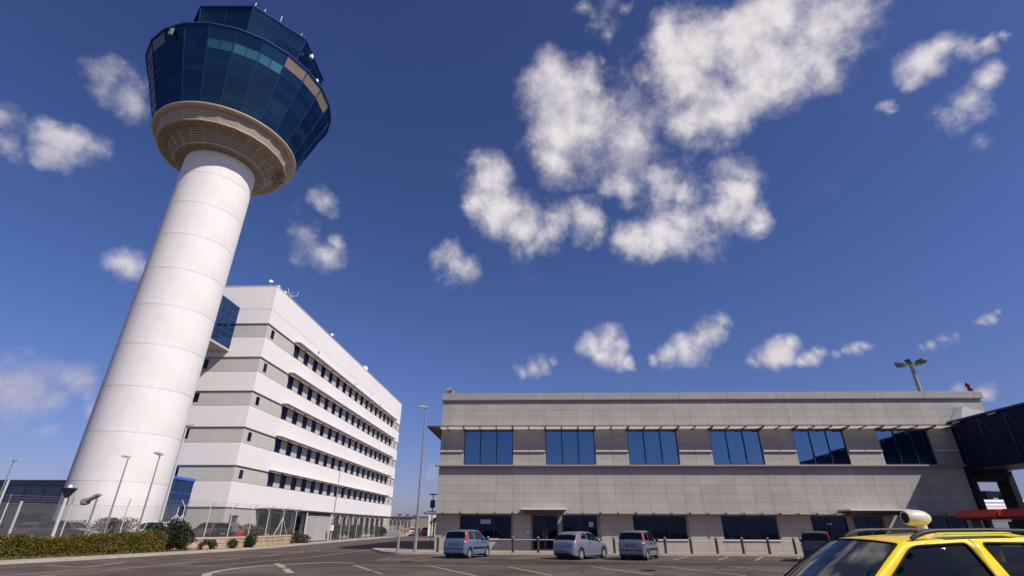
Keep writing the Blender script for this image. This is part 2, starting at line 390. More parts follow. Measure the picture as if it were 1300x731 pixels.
def copy_tree(o, parent=None):
    c = o.copy(); COL.objects.link(c)
    if parent: c.parent = parent; c.matrix_parent_inverse = o.matrix_parent_inverse.copy()
    for ch in [x for x in bpy.data.objects if x.parent == o]: copy_tree(ch, c)
    return c
CHILD = {}
def copy_thing(root, loc, rz, label, group=None, scale=None):
    if root.name not in CHILD:
        CHILD[root.name] = [(x, list(x.children)) for x in root.children]
    r = root.copy(); COL.objects.link(r); r.location = loc; r.rotation_euler = (0, 0, rz); r['label'] = label
    if group: r['group'] = group
    if scale: r.scale = (scale,)*3
    for ch, gs in CHILD[root.name]:
        c = ch.copy(); COL.objects.link(c); c.parent = r; c.matrix_parent_inverse = ch.matrix_parent_inverse.copy()
        for g in gs:
            d = g.copy(); COL.objects.link(d); d.parent = c; d.matrix_parent_inverse = g.matrix_parent_inverse.copy()
    return r

# ============================================================ SETTING
PKZ = 0.42
def fixn(v): return v
M_ASPH = mat('asphalt', (0.088, 0.067, 0.055), 0.9, var=0.38, vscale=0.35, bump=0.5, bscale=60, spec=0.25, dirt=(0.130, 0.100, 0.080))
M_PATCH = mat('asphalt_patch', (0.068, 0.050, 0.041), 0.92, var=0.3, vscale=2.0, bump=0.4, bscale=70, spec=0.2)
M_PAVE = mat('pavement_concrete', (0.34, 0.26, 0.195), 0.9, var=0.22, vscale=1.2, bump=0.3, bscale=20)
M_KERB = mat('kerb_concrete', (0.38, 0.34, 0.31), 0.85, var=0.2, vscale=2.0, bump=0.2)
M_DIRT = mat('dry_soil', (0.20, 0.155, 0.105), 0.95, var=0.35, vscale=0.8, bump=0.6, bscale=12)
M_CONC = mat('apron_concrete', (0.20, 0.185, 0.17), 0.9, var=0.18, vscale=0.1, bump=0.2)
M_WHITE_PAINT = mat('road_paint_white', (0.30, 0.285, 0.26), 0.8, var=0.45, vscale=5.0, bump=0.3, bscale=60)
M_RED_PAINT = mat('road_paint_red', (0.30, 0.035, 0.045), 0.8, var=0.35, vscale=5.0)

g = MB(); S_ = 3000.0
g.box(-S_, -S_, -1.0, S_, S_, 0.0)
struct(g.build('ground', M_CONC), 'pale concrete and bare ground running out to the horizon')
KERB = [(-34, -30), (-30.5, -5), (-28.0, 12), (-26.4, 22), (-25.4, 26.5), (-24.75, 29.2), (-24.2, 32), (-23.4, 36.3), (-22.6, 41.0), (-22.4, 46), (-22.4, 51), (-23.0, 59), (-23.3, 67), (-24.0, 87), (-25.5, 140)]
rd = MB()
right = [(90, 140), (90, 75), (-6.0, 75)]
poly = [(x, y) for x, y in KERB] + [(-6.0, 140), (-6.0, 39.2), (34, 39.2), (75, 39.2), (75, -30)]
vs = [(x, y, 0.004) for x, y in poly]
rd.add(vs, [tuple(reversed(range(len(vs))))])
o = fixnormals(rd.build('road', M_ASPH)); struct(o, 'worn brown-grey asphalt of the car park and road')
for p in o.data.polygons:
    pass
def offset(line, d):
    out = []
    for i, (x, y) in enumerate(line):
        a = Vector(line[max(i-1, 0)]); b = Vector(line[min(i+1, len(line)-1)]); t = (b-a).normalized()
        out.append((x - t.y*d, y + t.x*d))
    return out
def strip(mb, l1, l2, z0, z1):
    """solid band between two polylines"""
    n = len(l1)
    vs = [(x, y, z1) for x, y in l1] + [(x, y, z1) for x, y in l2] + [(x, y, z0) for x, y in l1] + [(x, y, z0) for x, y in l2]
    fs = []
    for i in range(n-1):
        fs += [(i, i+1, n+i+1, n+i), (2*n+i, 3*n+i, 3*n+i+1, 2*n+i+1), (i, 2*n+i, 2*n+i+1, i+1), (n+i, n+i+1, 3*n+i+1, 3*n+i)]
    fs += [(0, n, 3*n, 2*n), (n-1, 3*n-1, 4*n-1, 2*n-1)]
    mb.add(vs, fs)
k = MB()
# kerb stones cut into lengths with small joints
def resample(line, step):
    out = []; carry = 0.0
    for i in range(len(line)-1):
        a, b = Vector(line[i]), Vector(line[i+1]); L_ = (b-a).length; t = carry
        while t < L_:
            out.append(tuple(a + (b-a)*(t/L_))); t += step
        carry = t - L_
    return out
kl = resample(KERB, 1.0); ki = offset(kl, 0.18)
for i in range(len(kl)-1):
    a, b = Vector(kl[i]), Vector(kl[i+1]); c, d = Vector(ki[i]), Vector(ki[i+1])
    g0 = 0.008
    a2, b2, c2, d2 = a.lerp(b, g0), b.lerp(a, g0), c.lerp(d, g0), d.lerp(c, g0)
    z = 0.13 + 0.004*math.sin(i*3.7)
    k.add([(*a2, -.1), (*b2, -.1), (*d2, -.1), (*c2, -.1), (*a2, z-.02), (*b2, z-.02), (*d2, z), (*c2, z)], [(0,3,2,1),(4,5,6,7),(0,1,5,4),(1,2,6,5),(2,3,7,6),(3,0,4,7)])
struct(fixnormals(k.build('kerb', M_KERB)), 'pale concrete kerb along the left edge of the road')
v = MB(); strip(v, offset(KERB, 0.19), offset(KERB, 1.6), -0.1, 0.12)
struct(fixnormals(v.build('pavement', M_PAVE)), 'narrow pale footway between kerb and hedge')
v = MB(); strip(v, offset(KERB, 1.6), offset(KERB, 5.2), -0.1, 0.10)
struct(fixnormals(v.build('verge', M_DIRT)), 'dry soil strip under the hedge and fence')
v = MB(); v.prism([(-120, 0), (-41, 0), (-41, 29.5), (-31.5, 38.8), (-28.0, 42.6), (-27.2, 56), (-120, 56)], -.1, PKZ); v = fixn(v)
struct(v.build('parking_ground', M_PATCH), 'dark asphalt where cars are parked behind the hedge')
# pavement with island in front of the stone building
def rounded(poly, rad, n=6):
    out = []
    m = len(poly)
    for i in range(m):
        p0, p1, p2 = Vector(poly[i-1]), Vector(poly[i]), Vector(poly[(i+1) % m])
        a = p1 + (p0-p1).normalized()*rad[i]; b = p1 + (p2-p1).normalized()*rad[i]
        if rad[i] <= 0: out.append(tuple(p1)); continue
        for k in range(n+1):
            t = k/n; out.append(tuple(a.lerp(p1, t).lerp(p1.lerp(b, t), t)))
    return out
isl = rounded([(-13.2, 45.5), (-10.0, 38.5), (34.0, 38.5), (34.0, 42.6), (-7.4, 42.6), (-7.4, 47.0)], [1.2, 1.6, 0, 0, 0, 0.5])
v = MB(); v.prism(isl, -0.1, 0.125); struct(fixnormals(v.build('pavement', M_PAVE)), 'raised pavement in front of the stone building, rounded at its left end')
v = MB()
edge = isl[:-5]
ring = [p for p in isl if p[1] < 47.2]
for i in range(len(isl)):
    a, b = isl[i], isl[(i+1) % len(isl)]
    if a[1] > 42.4 and b[1] > 42.4 and a[0] > -8: continue
    if a[0] > 33.9: continue
    A, B = Vector(a), Vector(b); n = (B-A).normalized(); nn = Vector((n.y, -n.x)); 
    if (B-A).length < 0.01: continue
    steps = max(1, int((B-A).length)); 
    for s in range(steps):
        g_ = 0.006/(B-A).length; p = A.lerp(B, s/steps + g_); q = A.lerp(B, (s+1)/steps - g_); pi, qi = p - nn*0.18, q - nn*0.18
        p, q = p + nn*0.012, q + nn*0.012
        v.add([(*p, -.1), (*q, -.1), (*qi, -.1), (*pi, -.1), (*p, .13), (*q, .13), (*qi, .133), (*pi, .133)], [(0,3,2,1),(4,5,6,7),(0,1,5,4),(1,2,6,5),(2,3,7,6),(3,0,4,7)])
struct(fixnormals(v.build('kerb', M_KERB)), 'pale kerb stones edging the pavement by the stone building')

# road markings
def mark(mb, x0, y0, x1, y1, w, z=0.008):
    a, b = Vector((x0, y0)), Vector((x1, y1)); t = (b-a).normalized(); n = Vector((-t.y, t.x))*w/2
    mb.add([(*(a-n), z), (*(b-n), z), (*(b+n), z), (*(a+n), z)], [(0,1,2,3)])
def markpoly(mb, pts, w, z=0.008):
    l1 = offset(pts, w/2); l2 = offset(pts, -w/2); n = len(pts)
    mb.add([(x, y, z) for x, y in l2] + [(x, y, z) for x, y in l1], [(i, i+1, n+i+1, n+i) for i in range(n-1)])
m = MB()
for a in [(-18.2, 23.6, -17.8, 25.9), (-18.1, 27.6, -17.8, 29.7), (-17.5, 31.2, -17.2, 33.0), (-17.1, 35.0, -16.9, 37.0), (-16.9, 39.0, -16.8, 41.0), (-17.0, 43.2, -17.0, 45.5), (-17.4, 48.5, -17.6, 51), (-18.5, 19.2, -18.3, 21.4)]:
    mark(m, *a, 0.16)
struct(m.build('lane_marking', M_WHITE_PAINT), 'worn white dashes along the left lane')
m = MB(); markpoly(m, [(-20.2, 15), (-19.8, 20.6), (-19.2, 24.6)], 0.13); markpoly(m, [(-15.6, 26.0), (-14.9, 28.1), (-13.6, 34.1), (-13.3, 40), (-13.0, 45)], 0.12)
struct(m.build('lane_marking', M_WHITE_PAINT), 'thin white edge lines curving towards the road between the buildings')
m = MB(); markpoly(m, [(-10.6, 29.4), (-11.3, 28.9), (-12.2, 27.9), (-12.9, 26.6), (-13.25, 25.2), (-13.25, 23.8), (-12.9, 22.3), (-12.0, 20.7), (-10.5, 18.9)], 0.34)
markpoly(m, [(-9.2, 29.2), (-10.6, 29.4)], 0.30)
struct(m.build('island_marking', M_WHITE_PAINT), 'thick white rounded line of a painted island')
m = MB()
for a in [(-12.9, 28.3, -11.4, 25.8), (-11.0, 25.1, -9.8, 22.9)]: mark(m, *a, 0.3, 0.0085)
for a in [(-8.7, 27.6, -6.9, 24.4), (-6.6, 23.8, -6.0, 22.8), (-4.9, 27.4, -2.1, 22.1), (-1.1, 27.2, 0.8, 22.7), (2.9, 27.9, 4.9, 23.2), (6.4, 28.2, 8.6, 23.2), (10.0, 28.4, 12.3, 23.0)]: mark(m, *a, 0.13)
mark(m, -8.7, 27.7, 14.0, 28.55, 0.1, 0.0085)
struct(m.build('bay_marking', M_WHITE_PAINT), 'slanting white bay lines in the foreground')
m = MB()
for x in [-7.6, -1.2, 1.0, 4.8, 8.4, 11.0, 13.2, 15.6]:
    mark(m, x, 33.6, x + 2.1, 37.8, 0.12)
struct(m.build('bay_marking', M_WHITE_PAINT), 'faint slanting bay lines between the parked cars')
m = MB(); markpoly(m, [(-23.0, 25.6), (-20.0, 24.5), (-20.75, 28.9), (-21.3, 31.5)], 0.15, 0.009)
struct(m.build('hatch_marking', M_RED_PAINT), 'red line beside the white one near the left kerb')
m = MB(); markpoly(m, [(-22.9, 26.1), (-20.4, 25.1), (-21.0, 28.4)], 0.2, 0.0083)
struct(m.build('hatch_marking', M_WHITE_PAINT), 'white line inside the red line near the left kerb')
m = MB()
rnd = random.Random(4)
m.add([(-16, 41, .0062), (-9, 39.5, .0062), (-9, 31, .0062), (-2, 30, .0062), (-1, 31.5, .0062), (20, 31.5, .0062), (22, 34, .0062), (30, 34, .0062), (30, 30, .0062), (-17, 27, .0062)], [tuple(range(10))])
m.add([(-26, 8, .0062), (12, 8, .0062), (14, 19.5, .0062), (-8, 21.5, .0062), (-24, 20.5, .0062)], [tuple(range(5))])
o = m.build('road_patch', M_PATCH); struct(fixnormals(o), 'darker strips of relaid asphalt')
m = MB()
for (cx, cy, w, h) in [(2.5, 30.3, 2.6, 1.1), (-1.5, 32.6, 2.0, .4)]:
    pts = [(cx + w*math.cos(t/16*2*math.pi)*(1+.25*math.sin(t*2.1)), cy + h*math.sin(t/16*2*math.pi)) for t in range(16)]
    m.add([(x, y, .0071) for x, y in pts], [tuple(range(16))])
struct(m.build('oil_stain', mat('oil_stain', (0.022, 0.02, 0.02), 0.6, var=0.3)), 'dark oily stains on the asphalt')

m = MB(); rnd = random.Random(31)
for _ in range(14):
    x, y = rnd.uniform(-17, 14), rnd.uniform(20, 36); a = rnd.uniform(-.5, .5) + rnd.choice((0, 1.57)); pts = []
    for i in range(14):
        pts.append((x, y)); a += rnd.uniform(-.35, .35); x += .5*math.cos(a); y += .5*math.sin(a)
    markpoly(m, pts, .045, .0096)
struct(m.build('crack_seal', mat('bitumen', (0.018, 0.017, 0.017), .55)), 'thin dark tar lines sealing cracks in the asphalt')
m = MB()
for (x0, y0, x1, y1, bend) in ((-15.2, 16, -15.4, 46, .5), (-13.6, 16, -13.9, 45, .5), (-9, 24.2, 14, 30.2, .6), (-9, 25.6, 14, 31.6, .6)):
    n_ = 16; pts = [(x0 + (x1-x0)*i/n_ + bend*math.sin(i/n_*3.1), y0 + (y1-y0)*i/n_) for i in range(n_+1)]; markpoly(m, pts, .24, .0076)
struct(m.build('tyre_marks', mat('tyre_wear', (0.055, 0.045, 0.040), .85, var=.5, vscale=1.5)), 'faint dark tyre tracks along the driving lines')
for (x, y) in ((-6.8, 30.5), (5.2, 25.4)):
    q = MB(); q.lathe([(0, .0095), (.33, .0095), (.36, .012), (.40, .012), (.42, .0095)], (x, y), 28); struct(q.build('manhole_cover', mat('cast_iron', (.05, .045, .042), .6, var=.3, vscale=20)), 'round iron manhole cover in the asphalt')

# ============================================================ STONE BUILDING (right)
M_STONE = mat('stone_tile', (0.368, 0.342, 0.310), 0.75, var=0.12, vscale=0.4, bump=0.15, bscale=25, objvar=0.05, streak=0.07)
M_BACK = mat('joint_mortar', (0.255, 0.23, 0.20), 0.9, var=0.1)
M_COPING = mat('coping_metal', (0.33, 0.31, 0.31), 0.5, var=0.06, vscale=0.6, spec=0.4, streak=0.08)
M_LEDGE = mat('ledge_metal', (0.30, 0.26, 0.25), 0.45, var=0.05)
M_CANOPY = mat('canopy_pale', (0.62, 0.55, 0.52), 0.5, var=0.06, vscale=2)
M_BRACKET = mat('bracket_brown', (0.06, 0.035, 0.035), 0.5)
M_GL_UP = glass_mat('blue_reflective_glass', (0.24, 0.42, 0.58), (0.003, 0.010, 0.028), mixf=0.55, wave=0.012, objvar=0.3)
M_GL_LOW = glass_mat('dark_blue_glass', (0.08, 0.12, 0.24), (0.002, 0.003, 0.010), mixf=0.16, wave=0.012, objvar=0.4)
M_FRAME = mat('window_frame_dark_blue', (0.008, 0.015, 0.05), 0.4)
M_RENDER = mat('wall_grey', (0.30, 0.285, 0.27), 0.85, var=0.1, vscale=0.8)

YF = 42.5; P0 = -7.4; MOD = 1.349; RIGHT = 34.15; XW0 = -5.43; PER = 6.745
b2 = thing('terminal_building', 'long two-storey building clad in grey-beige stone with big blue windows', 'building', (13.4, 56, 0))
wins_up = [(XW0 + PER*i, XW0 + PER*i + 3*MOD) for i in range(6)]
wins_lo = [(-5.5, -1.5, 0.92), (2.45, 5.15, 0.92), (7.9, 11.95, 0.92), (14.65, 18.8, 0.92), (21.4, 24.1, 0.92), (29.0, 33.0, 0.92)]
doors = [(0.12, 2.12), (24.6, 26.8)]
# main wall (behind the tiles) as solid pieces around the openings
YB = YF + 0.05
wall = MB()
openings = [(a, b, 6.30, 9.02) for a, b in wins_up] + [(a, b, c, 2.55) for a, b, c in wins_lo] + [(a, b, 0.02, 2.55) for a, b in doors]
def wall_with_holes(mb, x0, x1, z0, z1, y0, y1, holes):
    zs = sorted({z0, z1} | {z for h in holes for z in (h[2], h[3]) if z0 < z < z1})
    for i in range(len(zs)-1):
        za, zb = zs[i], zs[i+1]; zc = (za+zb)/2
        hs = sorted([(h[0], h[1]) for h in holes if h[2] < zc < h[3]])
        x = x0
        for a, b in hs:
            if a > x: mb.box(x, y0, za, a, y1, zb)
            x = b
        if x < x1: mb.box(x, y0, za, x1, y1, zb)
wall_with_holes(wall, P0, RIGHT, 0, 11.6, YB, YB + 0.30, openings)
wall.build('wall', M_BACK, b2)
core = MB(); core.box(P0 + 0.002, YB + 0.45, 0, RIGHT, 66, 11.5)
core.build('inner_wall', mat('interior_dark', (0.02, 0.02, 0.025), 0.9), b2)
sw = MB(); sw.box(P0 - 0.02, YB + .301, 0, P0 + 0.3, 66, 11.6); sw.box(RIGHT - .3, YB + .301, 0, RIGHT + .02, 66, 5.9); sw.box(P0, 66, 0, RIGHT, 66.3, 11.6)
sw.build('side_wall', M_RENDER, b2)
rf = MB(); rf.box(P0, YB + .1, 11.6, 37.7, 66.2, 11.8); rf.build('roof', mat('roof_membrane', (0.25, 0.25, 0.25), 0.9, var=0.1), b2)
# upper end block beyond the lower wall (over the passage)
eb = MB(); eb.box(RIGHT, YB, 5.9, 37.55, 46.5, 11.6); eb.build('end_block', M_BACK, b2)
# tiles
TG = 0.011
tiles = []
def tile_region(x0, x1, rows, holes, xoff):
    for (za, zb) in rows:
        n0 = math.floor((x0 - xoff)/MOD) - 1
        i = n0
        while xoff + i*MOD < x1:
            a, b = max(xoff + i*MOD, x0), min(xoff + (i+1)*MOD, x1); i += 1
            if b - a < 0.12: continue
            if any(h[2] < (za+zb)/2 < h[3] and h[0] - 0.02 < (a+b)/2 < h[1] + 0.02 for h in holes): continue
            # clip to openings
            for h in holes:
                if h[2] < (za+zb)/2 < h[3]:
                    if a < h[0] < b: b = h[0]
                    if a < h[1] < b: a = h[1]
            if b - a > 0.12: tiles.append((a, b, za, zb))
rows_lo = [(2.91 + 0.61*i, 2.91 + 0.61*(i+1)) for i in range(5)] + [(5.96, 6.13)]
rows_hi = [(9.10, 9.42), (9.42, 10.04), (10.04, 10.66), (10.66, 11.28), (11.28, 11.52)]
rows_pier = [(6.26, 6.74), (6.74, 7.30), (7.30, 7.86), (7.86, 8.48), (8.48, 9.10)]
rows_gr = [(0.13, 0.92), (0.92, 1.55), (1.55, 2.18), (2.18, 2.62), (2.62, 2.91)]
hu = [(a, b, 6.2, 9.05) for a, b in wins_up]
hl = [(a, b, c, 2.6) for a, b, c in wins_lo] + [(a, b, 0, 2.6) for a, b in doors]
tile_region(P0, 37.55, rows_hi, [], XW0 - 2*MOD)
tile_region(P0, 37.55, rows_pier, hu, XW0 - 2*MOD)
tile_region(P0, RIGHT, rows_lo, [], XW0 - 2*MOD)
tile_region(P0, RIGHT, rows_gr, hl, XW0 - 2*MOD)
cache = {}
def tmesh(w, h):
    key = (round(w, 2), round(h, 2))
    if key not in cache:
        mb = MB(); mb.bbox(-w/2 + TG/2, -0.03, -h/2 + TG/2, w/2 - TG/2, 0.03, h/2 - TG/2, 0.004)
        cache[key] = mb.mesh('tile', M_STONE)
    return cache[key]
def area_px(t):
    a, b, za, zb = t; d = math.hypot((a+b)/2, YF); return (b-a)*(zb-za)*(YF/d)/d/d*(1.0 if zb > 2.95 else 0.35)
tiles.sort(key=area_px, reverse=True)
rt_ = random.Random(11)
for (a, b, za, zb) in tiles[:300]:
    inst('tile', tmesh(b-a, zb-za), b2, ((a+b)/2, YF + 0.02 + rt_.uniform(-.002, .002), (za+zb)/2))
rest = MB()
for (a, b, za, zb) in tiles[300:]:
    rest.bbox(a + TG/2, YF - .01, za + TG/2, b - TG/2, YF + .05, zb - TG/2, 0.004)
rest.build('tile_field', M_STONE, b2, kind='stuff')
# coping, ledge
c = MB()
x = P0 - 0.12
while x < 37.7:
    x2 = min(x + 4.05, 37.75); c.bbox(x + .004, YF - 0.20, 11.50, x2 - .004, YF + 0.5, 12.08, 0.015); x = x2
c.box(P0 - .12, YF + .5, 11.52, P0 + .1, 66.3, 12.06); c.box(37.5, YF + .5, 11.52, 37.75, 47, 12.06)
c.build('coping', M_COPING, b2)
l = MB(); x = P0 - 0.3
while x < 34.2:
    x2 = min(x + 4.05, 34.2); l.bbox(x + .003, YF - 0.37, 6.135, x2 - .003, YF + 0.06, 6.25, 0.01); x = x2
l.build('ledge', M_LEDGE, b2)
# white bar across the piers
piers = [(P0, wins_up[0][0])] + [(wins_up[i][1], wins_up[i+1][0]) for i in range(5)] + [(wins_up[5][1], 34.2)]
for a, b in piers:
    bar_ = MB(); bar_.bbox(a + .03, YF - 0.14, 7.27, b - .03, YF - 0.04, 7.40, 0.01)
    for xx in (a + .25, (a+b)/2, b - .25): bar_.box(xx - .025, YF - .045, 7.30, xx + .025, YF, 7.37)
    bar_.build('rail_bar', M_CANOPY, b2)
# upper and lower sunshades: pale panels on brown brackets, one panel per module
up_ = MB(); up_.add([(-MOD/2 + .02, -0.52, 0), (MOD/2 - .02, -0.52, 0), (MOD/2 - .02, 0.52, 0), (-MOD/2 + .02, 0.52, 0)], [(0, 1, 2, 3)]); up_me = up_.mesh('canopy_panel', translucent('canopy_translucent', (0.80, 0.70, 0.66), 0.42))
x = XW0 - 2*MOD + MOD/2
while x < 34.3:
    inst('canopy_panel', up_me, b2, (x, YF - 0.53, 9.10)); x += MOD
br = MB()
x = XW0 - 2*MOD; i = 0
while x < 34.6:
    big = any(abs(x - a) < .1 or abs(x - b) < .1 for a, b in wins_up)
    w = 0.035 if big else 0.014
    br.add([(x-w, YF, 9.20), (x+w, YF, 9.20), (x+w, YF, 8.90 if big else 9.02), (x-w, YF, 8.90 if big else 9.02), (x-w, YF-1.1, 9.17), (x+w, YF-1.1, 9.17), (x+w, YF-1.1, 9.05), (x-w, YF-1.1, 9.05)],
           [(0,1,2,3),(4,7,6,5),(0,4,5,1),(1,5,6,2),(2,6,7,3),(3,7,4,0)])
    x += MOD; i += 1
br.box(P0 - 1.0, YF - 1.10, 9.13, 34.4, YF - 1.05, 9.19)
br.build('canopy_bracket', M_BRACKET, b2)
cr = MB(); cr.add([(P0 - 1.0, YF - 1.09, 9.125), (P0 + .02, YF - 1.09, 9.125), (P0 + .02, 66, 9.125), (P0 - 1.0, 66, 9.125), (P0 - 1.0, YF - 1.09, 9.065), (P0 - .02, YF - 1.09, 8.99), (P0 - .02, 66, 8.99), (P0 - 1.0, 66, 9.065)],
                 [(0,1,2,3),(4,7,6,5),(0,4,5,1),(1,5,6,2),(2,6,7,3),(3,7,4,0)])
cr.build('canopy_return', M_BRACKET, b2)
lo = MB(); lo.bbox(P0 - .9, YF - 0.85, 2.64, -0.75, YF - .01, 2.72, 0.01); lo.bbox(2.8, YF - 0.85, 2.64, 23.6, YF - .01, 2.72, 0.01); lo.bbox(28.05, YF - .85, 2.64, RIGHT, YF - .01, 2.72, .01)
lo.build('lower_canopy', M_LEDGE, b2)
lb = MB(); x = XW0 - 2*MOD
while x < 34:
    if not (-0.8 < x < 2.8 or 23.5 < x < 28.1):
        big = any(abs(x - a) < .3 or abs(x - b) < .3 for a, b, _ in wins_lo); w = .05 if big else .02
        lb.box(x - w, YF - .9, 2.60, x + w, YF - .01, 2.76)
    x += MOD
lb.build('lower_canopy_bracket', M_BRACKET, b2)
# windows
pane_cache = {}
pr_ = random.Random(77)
def pane(w, h, m, par, x, y, z, label=None):
    key = (round(w, 2), round(h, 2), m.name)
    if key not in pane_cache:
        mb = MB(); mb.box(-w/2, -.008, -h/2, w/2, .008, h/2); pane_cache[key] = mb.mesh('pane', m)
    o = inst('pane', pane_cache[key], par, (x, y, z), (R(pr_.uniform(-.5, .5)), 0, R(pr_.uniform(-.6, .6)))); 
    if label: o['label'] = label
    return o
def win(par, a, b, za, zb, n, m, fr=0.06, name='window', midrail=None, yb=None):
    y = (yb or YF) + 0.13
    f = MB()
    f.box(a, y - .05, za, a + fr, y + .05, zb); f.box(b - fr, y - .05, za, b, y + .05, zb)
    f.box(a + fr, y - .05, za, b - fr, y + .05, za + fr); f.box(a + fr, y - .05, zb - fr*1.6, b - fr, y + .05, zb)
    w = (b - a)/n
    for i in range(1, n): f.box(a + w*i - fr*.7, y - .05, za + fr, a + w*i + fr*.7, y + .05, zb - fr*1.6)
    wo = f.build(name, M_FRAME, par)
    for i in range(n):
        xa = a + (fr if i == 0 else w*i + fr*.7); xb = (b - fr) if i == n-1 else a + w*(i+1) - fr*.7
        pane(xb - xa, zb - za - fr*2.6, m, wo, (xa+xb)/2, y + .01, (za + fr + zb - fr*1.6)/2)
    return wo
for a, b in wins_up:
    wo = win(b2, a, b, 6.30, 9.02, 3, M_GL_UP)
    w = (b-a)/3
    h = MB()
    for i in (1, 2): h.obox((a + w*i, YF + .03, 6.95), (.035, 0, 0), (0, .05, 0), (0, 0, .1))
    h.build('latch', M_FRAME, wo)
for a, b, c in wins_lo: win(b2, a, b, c, 2.55, 3 if b-a > 3 else 2, M_GL_LOW)
# notices stuck on the lower glass
M_NOTE = mat('paper_notice', (0.35, 0.42, 0.5), 0.6)
nt_ = MB(); nt_.box(-3.9, YF + .105, 1.95, -3.1, YF + .112, 2.25); nt_.build('notice', M_NOTE, b2)
nt_ = MB(); nt_.box(4.5, YF + .105, 1.75, 4.85, YF + .112, 2.1); nt_.build('notice', M_NOTE, b2)
nt_ = MB(); nt_.box(22.6, YF + .105, 1.95, 22.95, YF + .112, 2.1); nt_.build('notice', M_NOTE, b2)
for (a, b) in doors:
    f = MB(); y = YF + .13; mid = (a+b)/2
    for xx in (a + .04, mid, b - .04): f.box(xx - .05, y - .05, .13, xx + .05, y + .05, 2.53)
    f.box(a, y - .045, 2.45, b, y + .045, 2.55); f.box(a + .09, y - .045, .13, b - .09, y + .045, .25)
    d = f.build('door', M_FRAME, b2)
    for (xa, xb) in ((a + .09, mid - .05), (mid + .05, b - .09)): pane(xb - xa, 2.2, M_GL_LOW, d, (xa+xb)/2, y + .01, 1.35)
    hd = MB(); hd.bar((mid - .12, y - .1, 0.9), (mid - .12, y - .1, 1.5), .03); hd.bar((mid + .12, y - .1, 0.9), (mid + .12, y - .1, 1.5), .03)
    hd.build('handle', M_LEDGE, d)
for (a, b, lab) in [(-0.72, 2.76, None), (23.65, 28.0, None)]:
    cn = MB(); cn.bbox(a, YF - 1.55, 2.90, b, YF - .01, 3.02, .012); cn.build('door_canopy', M_CANOPY, b2)
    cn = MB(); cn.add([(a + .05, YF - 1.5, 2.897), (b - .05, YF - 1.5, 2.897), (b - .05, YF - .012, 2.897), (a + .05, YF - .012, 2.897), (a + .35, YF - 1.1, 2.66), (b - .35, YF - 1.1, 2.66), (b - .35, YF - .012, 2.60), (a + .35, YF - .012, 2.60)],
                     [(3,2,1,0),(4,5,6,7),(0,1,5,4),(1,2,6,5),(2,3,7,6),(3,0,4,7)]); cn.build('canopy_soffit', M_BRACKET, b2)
# skirting band and white plate beside the door
sk = MB(); sk.box(-0.35, YF - .03, 1.35, -0.1, YF - .012, 1.5); sk.build('door_plate', mat('white_plate', (0.6, 0.6, 0.6), 0.5), b2)
sill = MB()
for a, b, c in wins_lo: sill.bbox(a - .05, YF - .09, c - .09, b + .05, YF + .06, c - .005, .01)
sill.build('sill', M_CANOPY, b2)
# pale flashing over the boarding bridge joint
fl = MB()
fl.add([(35.25, YF - .05, 10.78), (37.5, YF - .05, 10.2), (37.5, YF - .05, 9.55), (34.35, YF - .05, 9.55), (35.55, YF - .42, 10.78), (37.5, YF - .42, 10.2), (37.5, YF - .42, 9.55), (35.0, YF - .42, 9.55)],
       [(0,1,2,3),(7,6,5,4),(0,4,5,1),(1,5,6,2),(2,6,7,3),(3,7,4,0)])
fixnormals(fl.build('flashing', mat('flashing_metal', (0.55, 0.53, 0.53), 0.5, var=.05), b2))
# roof fittings
t = thing('floodlight', 'small grey floodlight on the left end of the stone building roof', 'floodlight', (-6.9, 42.9, 12.08))
q = MB(); q.tube([(-6.9, 42.9, 12.06), (-6.9, 42.9, 12.36)], .03); q.build('bracket', M_LEDGE, t)
q = MB(); q.obox((-7.0, 42.8, 12.48), (.22, 0, .06), (0, .12, -.1), (-.03, .06, .12)); q.build('lamp_housing', mat('lamp_grey', (.25, .25, .24), .5), t)
q = MB(); q.tube([(-6.7, 42.8, 12.2), (-6.66, 42.75, 12.5)], [.07, .16], 12); q.build('reflector', mat('lamp_white', (.5, .5, .48), .4), t)
t = thing('warning_light', 'red twin obstruction light on the roof corner by the boarding bridge', 'warning light', (37.4, 42.9, 12.08))
M_RED = mat('beacon_red', (0.22, 0.010, 0.008), 0.35)
q = MB(); q.tube([(37.4, 42.9, 12.06), (37.4, 42.9, 12.3)], .1, 12); q.build('base', M_RED, t)
q = MB(); q.lathe([(0.0, .0), (.17, 0), (.2, .08), (.2, .34), (.14, .46), (0.0, .5)], (0, 0), 16)
me = q.mesh('lamp_dome', M_RED, True, 50)
inst('lamp_dome', me, t, (37.44, 42.9, 12.24), scale=(.9, .9, .75)); inst('lamp_dome', me, t, (37.34, 42.9, 12.58), scale=(.8, .8, .75))

# ============================================================ BOARDING BRIDGE
M_JB = mat('bridge_dark_blue', (0.004, 0.009, 0.042), 0.55, var=0.25, vscale=1.0, spec=0.2)
M_JB2 = mat('bridge_trim', (0.010, 0.020, 0.085), 0.4)
M_JLEG = mat('bridge_leg_blue', (0.004, 0.006, 0.018), 0.6, spec=0.2)
jb = thing('boarding_bridge', 'dark blue covered boarding bridge reaching out from the stone building at upper right', 'boarding bridge', (36, 30, 0))
b_ = MB(); b_.box(34.30, 14, 6.25, 37.55, YF - .02, 9.45); b_.build('tunnel', M_JB, jb)
me = MB().box(-.05, -.06, 0, .0, .06, 3.1).mesh('rib', M_JB2)
y = 41.9
while y > 14: inst('rib', me, jb, (34.299, y, 6.3)); y -= 2.25
dg = MB(); y = 41.9
while y > 16:
    dg.bar((34.275, y - .1, 9.25), (34.275, y - 2.15, 6.5), .04, .07); y -= 2.25
dg.build('wall_brace', M_JB2, jb)
